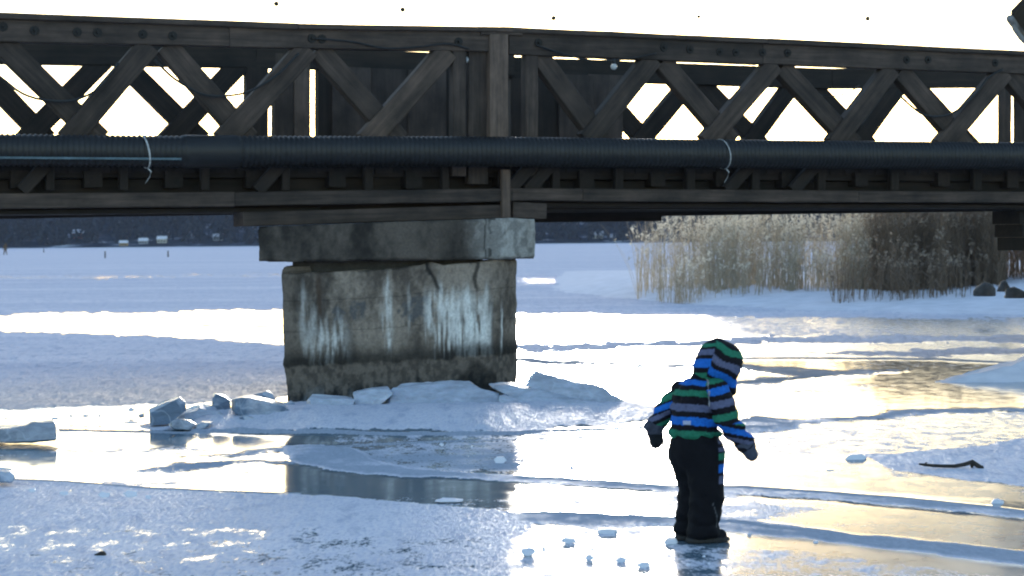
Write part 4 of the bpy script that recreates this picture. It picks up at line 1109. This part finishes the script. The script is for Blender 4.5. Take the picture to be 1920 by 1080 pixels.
# ------------------------------------------------------------------ boathouse eave at upper right
bh = empty('boathouse', at_y(2160, 450, 31.5)); bh.location.z = 0; bh.matrix_world = Matrix.Translation(bh.location)
tag(bh, 'grey building whose eave and gutter jut out beyond the bridge', 'building')
ex = at_y(1888, 36, 29.45)
def box(name, x0, x1, y0, y1, z0, z1, mat, parent):
    bm = bmesh.new(); bmesh.ops.create_cube(bm, size=1, matrix=Matrix.Translation(((x0 + x1) / 2, (y0 + y1) / 2, (z0 + z1) / 2)) @ Matrix.Diagonal((x1 - x0, y1 - y0, z1 - z0, 1)))
    bmesh.ops.bevel(bm, geom=list(bm.edges), offset=.006, segments=1, affect='EDGES')
    me = bpy.data.meshes.new(name); bm.to_mesh(me); bm.free(); return link(name, me, mat, parent)
M['boards'] = wood_mat('grey_wall_boards', (0.16, 0.15, 0.14), (0.3, 0.28, 0.13))
M['gutter'] = plain_mat('grey_gutter_metal', (0.22, 0.22, 0.23), 0.5, .15)
wx = ex.x + .62
box('wall', wx, wx + 4.5, 30.0, 34.5, 0.0, ex.z + .25, M['boards'], bh)
rise = .85
def roof_slab(name, xa, za, xb, zb2, th, mat):
    me = bpy.data.meshes.new(name)
    y0, y1 = 29.45, 35.0
    v = [(xa, y0, za), (xb, y0, zb2), (xb, y1, zb2), (xa, y1, za)]
    v += [(x, y, z + th) for x, y, z in v]
    me.from_pydata(v, [], [(3, 2, 1, 0), (4, 5, 6, 7), (0, 1, 5, 4), (1, 2, 6, 5), (2, 3, 7, 6), (3, 0, 4, 7)]); me.update(); return link(name, me, mat, bh)
mid = wx + 2.25
roof_slab('roof', ex.x + .04, ex.z + .02, mid, ex.z + .02 + (mid - ex.x) * rise * 1.15, .10, M['wood_dark'])
roof_slab('roof', mid, ex.z + .02 + (mid - ex.x) * rise * 1.15, 2 * mid - ex.x, ex.z + .02, .10, M['wood_dark'])
tube('gutter', [Vector((ex.x + .03, 29.4, ex.z + .0)), Vector((ex.x + .03, 35.0, ex.z + .0))], .055, M['gutter'], bh, 10)
tube('downpipe', [Vector((ex.x + .07, 29.6, ex.z - .02)), Vector((ex.x + .08, 29.6, ex.z - .12)), Vector((ex.x + .16, 29.65, ex.z - .24)), Vector((wx - .08, 29.95, ex.z - .62)), Vector((wx - .05, 29.95, ex.z - .8)), Vector((wx - .05, 29.95, .2))], .04, M['gutter'], bh, 10)

RB = Matrix.Translation((ex.x, 29.4, 0)) @ Matrix.Rotation(math.radians(-17), 4, 'Z') @ Matrix.Translation((-ex.x, -29.4, 0))
for ch in [o for o in bpy.data.objects if o.parent == bh]:
    ch.data.transform(RB)

# ------------------------------------------------------------------ the child
def surface_nets(fn, lo, hi, h):
    lo = np.array(lo, float); hi = np.array(hi, float)
    n = np.ceil((hi - lo) / h).astype(int) + 1
    ax = [lo[i] + h * np.arange(n[i]) for i in range(3)]
    X, Y, Z = np.meshgrid(*ax, indexing='ij')
    S = fn(X, Y, Z)
    ins = S < 0
    nx, ny, nz = S.shape
    cnt = np.zeros((nx - 1, ny - 1, nz - 1)); pos = np.zeros((nx - 1, ny - 1, nz - 1, 3))
    off = [(a, b, c) for a in (0, 1) for b in (0, 1) for c in (0, 1)]
    sl = lambda o: (slice(o[0], nx - 1 + o[0]), slice(o[1], ny - 1 + o[1]), slice(o[2], nz - 1 + o[2]))
    for i, a in enumerate(off):
        for b in off[i + 1:]:
            if sum(abs(p - q) for p, q in zip(a, b)) != 1: continue
            sa, sb = S[sl(a)], S[sl(b)]
            cr = (sa < 0) != (sb < 0)
            t = np.where(cr, sa / np.where(cr, sa - sb, 1), 0)
            for k in range(3):
                pos[..., k] += np.where(cr, a[k] + (b[k] - a[k]) * t, 0)
            cnt += cr
    act = cnt > 0
    idx = -np.ones(act.shape, dtype=np.int64); idx[act] = np.arange(act.sum())
    p = pos[act] / cnt[act][:, None]
    base = np.argwhere(act)
    V = lo + (base + p) * h
    Fs = []
    for ax_ in range(3):
        o = [0, 0, 0]; o[ax_] = 1
        s0 = [slice(1, -1)] * 3; s0[ax_] = slice(0, -1)
        a = ins[tuple(s0)]
        s1 = list(s0); s1[ax_] = slice(1, None)
        b = ins[tuple(s1)]
        e = np.argwhere(a != b)
        if not len(e): continue
        fl_ = a[tuple(e.T)]
        u, w = [k for k in range(3) if k != ax_]
        e0 = e.copy(); e0[:, u] += 1; e0[:, w] += 1
        q = []
        for du, dw in ((0, 0), (-1, 0), (-1, -1), (0, -1)):
            c = e0.copy(); c[:, u] += du; c[:, w] += dw
            q.append(idx[tuple(c.T)])
        q = np.stack(q, 1)
        flip = fl_ if ax_ != 1 else ~fl_
        q[~flip] = q[~flip][:, ::-1]
        Fs.append(q)
    Fq = np.vstack(Fs); Fq = Fq[(Fq >= 0).all(1)]
    return V, Fq
def cap_sdf(X, Y, Z, a, b, ra, rb):
    a = np.array(a); b = np.array(b); e = b - a
    t = np.clip(((X - a[0]) * e[0] + (Y - a[1]) * e[1] + (Z - a[2]) * e[2]) / (e @ e + 1e-9), 0, 1)
    return np.sqrt((X - a[0] - t * e[0]) ** 2 + (Y - a[1] - t * e[1]) ** 2 + (Z - a[2] - t * e[2]) ** 2) - (ra + (rb - ra) * t)
def ell(X, Y, Z, c, r):
    k = np.sqrt(((X - c[0]) / r[0]) ** 2 + ((Y - c[1]) / r[1]) ** 2 + ((Z - c[2]) / r[2]) ** 2)
    return (k - 1) * min(r)
def smin(a, b, k):
    h = np.clip(.5 + .5 * (b - a) / k, 0, 1); return b * (1 - h) + a * h - k * h * (1 - h)
CB = ground(1313, 1015)
PXM = F / CB.y
def K(px, py, y=0.0): return ((px - 1313) / PXM, y, (1015 - py) / PXM)
wr = lambda X, Y, Z, amp, f, s: amp * (fbm(X * f, Y * f, Z * f * 1.5, s=s, o=3) - .5) * 2
child = empty('person', CB)
tag(child, 'small child in striped hooded snowsuit and mittens looking down at the ice', 'person')
def body_part(name, fn, lo, hi, h, mat, colf=None, parent=child, sm=2):
    V, Fq = surface_nets(fn, lo, hi, h)
    me = mesh_np(name, V, Fq)
    if colf is not None: attr_c(me, 'col', colf(V))
    bm = bmesh.new(); bm.from_mesh(me); bmesh.ops.recalc_face_normals(bm, faces=bm.faces)
    for _ in range(sm): bmesh.ops.smooth_vert(bm, verts=bm.verts, factor=.5, use_axis_x=True, use_axis_y=True, use_axis_z=True)
    bm.to_mesh(me); bm.free()
    for p in me.polygons: p.use_smooth = True
    o = link(name, me, mat, parent, Matrix.Translation(CB))
    o.matrix_parent_inverse = Matrix.Identity(4); o.matrix_basis = Matrix.Identity(4)
    return o
# palette
BLK, BLU, GRN, GRY = (.008, .007, .011), (.014, .14, .55), (.025, .185, .11), (.115, .125, .215)
RSH, REL, RWR = K(1341, 730, -.055), K(1364, 787, -.10), K(1394, 826, -.075)
LSH, LEL, LWR = K(1284, 735, .06), K(1252, 769, .11), K(1234, 798, .11)
def torso_sd(X, Y, Z):
    d = ell(X, Y, Z, K(1306, 780, 0), (.120, .115, .165))
    d = smin(d, ell(X, Y, Z, K(1306, 806, 0), (.118, .112, .06)), .03)
    d = smin(d, ell(X, Y, Z, K(1314, 735, 0), (.105, .10, .075)), .05)
    return smin(d, cap_sdf(X, Y, Z, K(1318, 722), K(1332, 702), .07, .055), .03)
def rarm_sd(X, Y, Z): return np.minimum(cap_sdf(X, Y, Z, RSH, REL, .066, .056), cap_sdf(X, Y, Z, REL, RWR, .056, .043))
def larm_sd(X, Y, Z): return np.minimum(cap_sdf(X, Y, Z, LSH, LEL, .058, .047), cap_sdf(X, Y, Z, LEL, LWR, .047, .041))
def jacket_sd(X, Y, Z):
    t = torso_sd(X, Y, Z)
    t = np.maximum(t, (K(0, 817)[2] - Z))                       # hem
    a = rarm_sd(X, Y, Z); b = larm_sd(X, Y, Z)
    d = smin(smin(t, a, .022), b, .022)
    fold = .0065 * np.sin(Z * 95 + 18 * X + 3 * fbm(X * 9, Y * 9, Z * 9, s=2)) * sstep(.02, -.0, np.minimum(a, b))
    hem = K(0, 812)[2]
    d = d - .001 * np.exp(-((Z - hem) / .012) ** 2) + .003 * np.exp(-((Z - hem - .030) / .012) ** 2)                     # elastic waist
    crease = .010 * np.abs(np.sin(Z * 38 + X * 30 + 7 * fbm(X * 7, Y * 7, Z * 7, s=6))) ** 3 * sstep(.03, .0, t)
    return d + wr(X, Y, Z, .012, 15, 4) + fold + crease - .006
def pick(vals, table):
    """table: ascending list of (limit, colour)"""
    out = np.zeros((len(vals), 3)); out[:] = table[-1][1]; done = np.zeros(len(vals), bool)
    for lim, c in table:
        m = (~done) & (vals < lim); out[m] = c; done |= m
    return out
def jacket_col(V):
    X, Y, Z = V.T
    pyv = 1015 - Z * PXM; pxv = 1313 + X * PXM
    t = torso_sd(X, Y, Z); a = rarm_sd(X, Y, Z); b = larm_sd(X, Y, Z)
    q = pyv - 0.06 * (pxv - 1300) - .6 * np.sin(pxv * .12)
    q = q + 3 * (fbm(X * 12, Y * 12, s=77) - .5)
    c = pick(q, [(710, BLK), (720, BLU), (729, BLK), (740, GRN), (755, BLK), (768, GRY), (779, BLK), (794, BLU), (804, BLK), (840, GRN)])
    # right sleeve: by the fall of the sleeve, tilted rings
    rq = pyv - 0.22 * (pxv - 1350) * np.where(pyv < 790, -1, 1)
    r_ = pick(rq, [(702, GRN), (713, GRN), (721, BLK), (735, BLU), (746, BLK), (760, GRY), (772, BLK), (785, GRN), (793, BLK), (804, BLU), (811, BLK), (819, GRY), (900, BLK)])
    lq = pyv + 0.45 * (pxv - 1250)
    l_ = pick(lq, [(741, BLK), (753, GRN), (757, BLK), (768, BLU), (772, BLK), (781, GRY), (789, BLK), (797, GRN), (900, BLK)])
    ra = (a < t - .002) & (a < b); la = (b < t - .002) & ~ra
    c[ra] = r_[ra]; c[la] = l_[la]
    # pale reflective tab low on the back and the piping of the raglan seam
    tab = (np.abs(pxv - 1286) < 6.5) & (np.abs(pyv - 787.5) < 3.8) & (Y < 0)
    c[tab] = (.42, .46, .62)
    pipe_ = (np.abs(pxv - (1327 + (pyv - 730) * .02)) < 1.2) & (pyv > 703) & (pyv < 757) & (Y < 0) & ~la
    c[pipe_] = (.30, .30, .33)
    return c
body_part('jacket', jacket_sd, (-.32, -.24, .45), (.30, .26, .92), .0065, M['cloth'], jacket_col)
def hood_out(X, Y, Z):
    d = ell(X, Y, Z, K(1346, 678, 0.0), (.108, .105, .113))
    d = smin(d, ell(X, Y, Z, K(1366, 677, .01), (.080, .085, .090)), .03)
    d = smin(d, cap_sdf(X, Y, Z, K(1325, 690, 0), K(1322, 702, 0), .062, .058), .03)
    d = smin(d, cap_sdf(X, Y, Z, K(1366, 700, .0), K(1373, 733, .0), .05, .027), .03)
    d = smin(d, cap_sdf(X, Y, Z, K(1347, 639, .0), K(1350, 637, .0), .012, .010), .025)
    return d
def hood_sd(X, Y, Z):
    d = hood_out(X, Y, Z) + wr(X, Y, Z, .004, 12, 14)
    inner = ell(X, Y, Z, K(1352, 684, .01), (.088, .085, .093))
    inner = smin(inner, cap_sdf(X, Y, Z, K(1372, 697, .03), K(1418, 716, .13), .062, .09), .02)
    return np.maximum(d, -inner)
def hood_col(V):
    X, Y, Z = V.T
    pyv = 1015 - Z * PXM; pxv = 1313 + X * PXM
    # right panel: bands sweeping down to the face opening; back panel: level bands
    s = (pxv - 1346) * .52 - (pyv - 678) * .855 + 1.6 * np.sin((pxv + pyv) * .1) - .0035 * (pxv - 1350) ** 2
    c = pick(s, [(-44, BLK), (-33, GRN), (-27, BLK), (-12, BLU), (-3, BLK), (9.5, GRY), (22, BLK), (34, GRN), (60, BLK)])
    sb = pyv + .10 * (pxv - 1330)
    cb = pick(sb, [(642, BLK), (648, GRN), (652, BLK), (662, GRY), (669, BLK), (685, BLU), (695, BLK), (706, GRN), (740, BLK)])
    seam = pxv < 1337 + (660 - pyv) * .30
    c[seam] = cb[seam]
    rim = (pyv > 728) & (pxv > 1360)
    c[rim] = BLK
    return c
body_part('hood', hood_sd, (-.06, -.16, .70), (.28, .18, 1.07), .0065, M['cloth'], hood_col)
HIP = 817
def trouser_sd(X, Y, Z):
    d = ell(X, Y, Z, K(1306, 838, 0), (.117, .108, .12))
    r = np.minimum(cap_sdf(X, Y, Z, K(1322, 852, -.035), K(1325, 925, -.045), .088, .080), cap_sdf(X, Y, Z, K(1325, 925, -.045), K(1317, 986, -.05), .080, .073))
    l = np.minimum(cap_sdf(X, Y, Z, K(1290, 855, .035), K(1299, 918, .05), .078, .058), cap_sdf(X, Y, Z, K(1299, 918, .05), K(1291, 982, .055), .058, .060))
    d = smin(d, np.minimum(r, l), .03)
    d = d - .012 * sstep(K(0, 985)[2], K(0, 1001)[2], Z) + .010 * np.exp(-((Z - K(0, 979)[2]) / .012) ** 2)
    d = np.maximum(d, Z - K(0, 814)[2]); d = np.maximum(d, K(0, 1003)[2] - Z)
    return d - .012 + wr(X, Y, Z, .011, 12, 24) + .0085 * np.abs(np.sin(Z * 34 + 16 * X + 6 * fbm(X * 8, Y * 8, Z * 8, s=3))) ** .6 * sstep(.44, .28, Z)
def trouser_col(V):
    X, Y, Z = V.T
    pyv = 1015 - Z * PXM; pxv = 1313 + X * PXM
    c = np.zeros((len(V), 3)); c[:] = (.005, .0048, .0075)
    fp = pxv > 1345
    tb = pick(pyv, [(829, GRY), (836, BLK), (843, GRY), (846, BLK), (858, GRN), (866, BLK), (881, BLU), (888, BLK), (902, GRY), (2000, (.005, .0048, .0075))])
    c[fp] = tb[fp]
    ln = (np.abs(pxv - (1337 + (pyv - 960) * .16 + 3 * np.sin(pyv * .08))) < .9) & (pyv > 938) & (pyv < 985) & (Y < 0)
    c[ln] = (.10, .10, .11)
    return c
body_part('trousers', trouser_sd, (-.18, -.18, .0), (.18, .18, .58), .007, M['cloth'], trouser_col)
# boots
def boot(xh, xt, y, yt, gr):
    def fn(X, Y, Z):
        d = cap_sdf(X, Y, Z, K(xh, 1001, y), K(xt, 1004, yt), .045, .035)
        d = smin(d, cap_sdf(X, Y, Z, K(xh + 3, 992, y), K(xh + 4, 975, y), .052, .052), .02)
        sole = np.maximum(cap_sdf(X, Y, Z, K(xh - 1, 1011, y), K(xt + 3, 1011, yt), .050, .040), Z - .026)
        d = np.minimum(np.maximum(d, .01 - Z), sole)
        return np.maximum(d, .002 - Z) + .0018 * np.sin(X * 420) * (Z < .02)
    def col(V):
        c = np.zeros((len(V), 3)); c[:] = (.012, .012, .015)
        c[V[:, 2] < .026] = (.045, .043, .044)
        g_ = (np.abs((V[:, 0] * PXM + 1313) - (xh + 14)) < 13) & (V[:, 2] < .05) & (V[:, 2] > .012)
        if gr: c[g_] = (.05, .05, .053)
        d_ = ((np.abs(V[:, 0] * PXM + 1313 - (xh + 17)) < 2.2) & (np.abs(1015 - V[:, 2] * PXM - 997) < 2.2))
        if gr: c[d_] = (.2, .2, .21)
        return c
    return body_part('boot', fn, (-.16, -.18, -.02), (.20, .22, .16), .0055, M['cloth'], col, sm=1)
boot(1304, 1350, -.05, -.02, True)
boot(1286, 1322, .06, .10, False)
# mittens: padded hand with separate thumb
def rm(X, Y, Z):
    d = cap_sdf(X, Y, Z, K(1391, 826, -.075), K(1400, 834, -.07), .046, .041)
    d2 = smin(cap_sdf(X, Y, Z, K(1401, 838, -.068), K(1408, 850, -.06), .036, .033), cap_sdf(X, Y, Z, K(1400, 842, -.05), K(1408, 852, -.02), .02, .016), .012)
    return smin(d, d2, .008) + wr(X, Y, Z, .004, 22, 31)
def rmc(V):
    pyv = 1015 - V[:, 2] * PXM; pxv = 1313 + V[:, 0] * PXM
    c = np.zeros((len(V), 3)); c[:] = (.07, .078, .115)
    s = (pxv - 1395) * .6 + (pyv - 832) * .8
    c[s < -9] = BLK; c[np.abs(s - 8) < 1.2] = (.02, .02, .03)
    return c
body_part('mitten', rm, (.12, -.2, .36), (.36, .1, .60), .005, M['cloth'], rmc)
def lm_(X, Y, Z):
    d = cap_sdf(X, Y, Z, K(1236, 797, .11), K(1231, 808, .11), .046, .044)
    d = smin(d, cap_sdf(X, Y, Z, K(1223, 801, .09), K(1219, 800, .08), .028, .026), .008)
    d2 = smin(cap_sdf(X, Y, Z, K(1232, 815, .11), K(1234, 833, .12), .037, .031), cap_sdf(X, Y, Z, K(1240, 814, .10), K(1243, 831, .09), .017, .015), .01)
    return smin(d, d2, .008) + wr(X, Y, Z, .004, 22, 37)
def lmc(V):
    pyv = 1015 - V[:, 2] * PXM
    c = np.zeros((len(V), 3)); c[:] = (.06, .066, .095); c[pyv > 815] = (.012, .014, .018)
    return c
body_part('mitten', lm_, (-.32, -.02, .40), (-.10, .24, .66), .005, M['cloth'], lmc)
# body under the clothes, head with a face inside the hood
HC = np.array(K(1356, 685, .012)); FD = np.array([.78, .42, -.46]); FD /= np.linalg.norm(FD)
SD = np.cross(FD, [0, 0, 1]); SD /= np.linalg.norm(SD); UD = np.cross(SD, FD)
def fpnt(f, s, u): return tuple(HC + FD * f + SD * s + UD * u)
def body_sd(X, Y, Z):
    d = ell(X, Y, Z, tuple(HC), (.075, .072, .078))
    d = smin(d, cap_sdf(X, Y, Z, fpnt(.066, 0, .005), fpnt(.080, 0, -.012), .008, .011), .012)       # nose
    for s_ in (-1, 1):
        d = smin(d, cap_sdf(X, Y, Z, fpnt(.045, .03 * s_, -.025), fpnt(.046, .03 * s_, -.024), .030, .030), .015)   # cheeks
        d = np.maximum(d, -cap_sdf(X, Y, Z, fpnt(.078, .027 * s_, .008), fpnt(.079, .027 * s_, .008), .009, .009))
        d = smin(d, cap_sdf(X, Y, Z, fpnt(0, .072 * s_, -.005), fpnt(.004, .074 * s_, .012), .010, .010), .008)
    d = np.maximum(d, -cap_sdf(X, Y, Z, fpnt(.079, -.015, -.042), fpnt(.079, .015, -.042), .005, .005))
    d = smin(d, cap_sdf(X, Y, Z, K(1345, 690, 0), K(1322, 722, 0), .04, .05), .02)
    d = smin(d, cap_sdf(X, Y, Z, K(1316, 735, 0), K(1307, 830, 0), .08, .085), .04)
    for a, b, c_, r in ((RSH, REL, RWR, .03), (LSH, LEL, LWR, .028)):
        d = smin(d, np.minimum(cap_sdf(X, Y, Z, a, b, r * 1.1, r), cap_sdf(X, Y, Z, b, c_, r, r * .75)), .02)
    d = smin(d, cap_sdf(X, Y, Z, K(1320, 850, -.035), K(1323, 925, -.045), .06, .048), .03)
    d = smin(d, cap_sdf(X, Y, Z, K(1323, 925, -.045), K(1310, 1000, -.05), .048, .032), .01)
    d = smin(d, cap_sdf(X, Y, Z, K(1292, 855, .035), K(1299, 918, .05), .05, .04), .03)
    d = smin(d, cap_sdf(X, Y, Z, K(1299, 918, .05), K(1290, 998, .055), .04, .03), .01)
    return d
body_o = body_part('body', body_sd, (-.28, -.2, .0), (.30, .22, 1.02), .0075, M['skin'])
for s_ in (-1, 1):
    bm = bmesh.new(); bmesh.ops.create_uvsphere(bm, u_segments=10, v_segments=8, radius=.008, matrix=Matrix.Translation(CB + Vector(fpnt(.069, .027 * s_, .008))))
    me = bpy.data.meshes.new('eye'); bm.to_mesh(me); bm.free(); oe = link('eye', me, M['black']); oe.parent = body_o; oe.matrix_parent_inverse = Matrix.Translation(CB).inverted()

# far walker on the ice at the left edge
def walker():
    g = ground(10, 478); s = 1.0
    root = empty('person', g); tag(root, 'distant walker in brown clothes on the snowy lake near the far shore', 'person')
    def fn(X, Y, Z):
        d = smin(cap_sdf(X, Y, Z, (0, 0, .9), (0, 0, 1.38), .16, .19), cap_sdf(X, Y, Z, (.02, 0, 1.5), (.03, 0, 1.64), .08, .11), .05)
        for k in (-1, 1):
            d = smin(d, cap_sdf(X, Y, Z, (.08 * k, 0, .9), (.2 * k, .05 * k, .06), .11, .07), .05)
            d = smin(d, cap_sdf(X, Y, Z, (.2 * k, 0, 1.36), (.3 * k, .1 * k, .85), .07, .05), .04)
        return d
    V, Fq = surface_nets(fn, (-.5, -.4, -.1), (.5, .4, 1.9), .04)
    me = mesh_np('body', V, Fq); o = link('body', me, plain_mat('brown_coat', (.10, .06, .03), .8), root)
    o.matrix_parent_inverse = Matrix.Identity(4)
walker()

# ------------------------------------------------------------------ thin winter haze
bm = bmesh.new(); bmesh.ops.create_cube(bm, size=1, matrix=Matrix.Translation((0, 560, 34)) @ Matrix.Diagonal((2400, 1400, 71, 1)))
me = bpy.data.meshes.new('haze'); bm.to_mesh(me); bm.free()
hm = bpy.data.materials.new('haze'); hm.use_nodes = True
for n in list(hm.node_tree.nodes): hm.node_tree.nodes.remove(n)
ho = hm.node_tree.nodes.new('ShaderNodeOutputMaterial'); hv = hm.node_tree.nodes.new('ShaderNodeVolumePrincipled')
hv.inputs['Color'].default_value = (0.55, 0.68, 1.0, 1); hv.inputs['Density'].default_value = 0.00011; hv.inputs['Anisotropy'].default_value = 0.0
hm.node_tree.links.new(hv.outputs[0], ho.inputs['Volume'])
tag(link('haze', me, hm), kind='stuff')
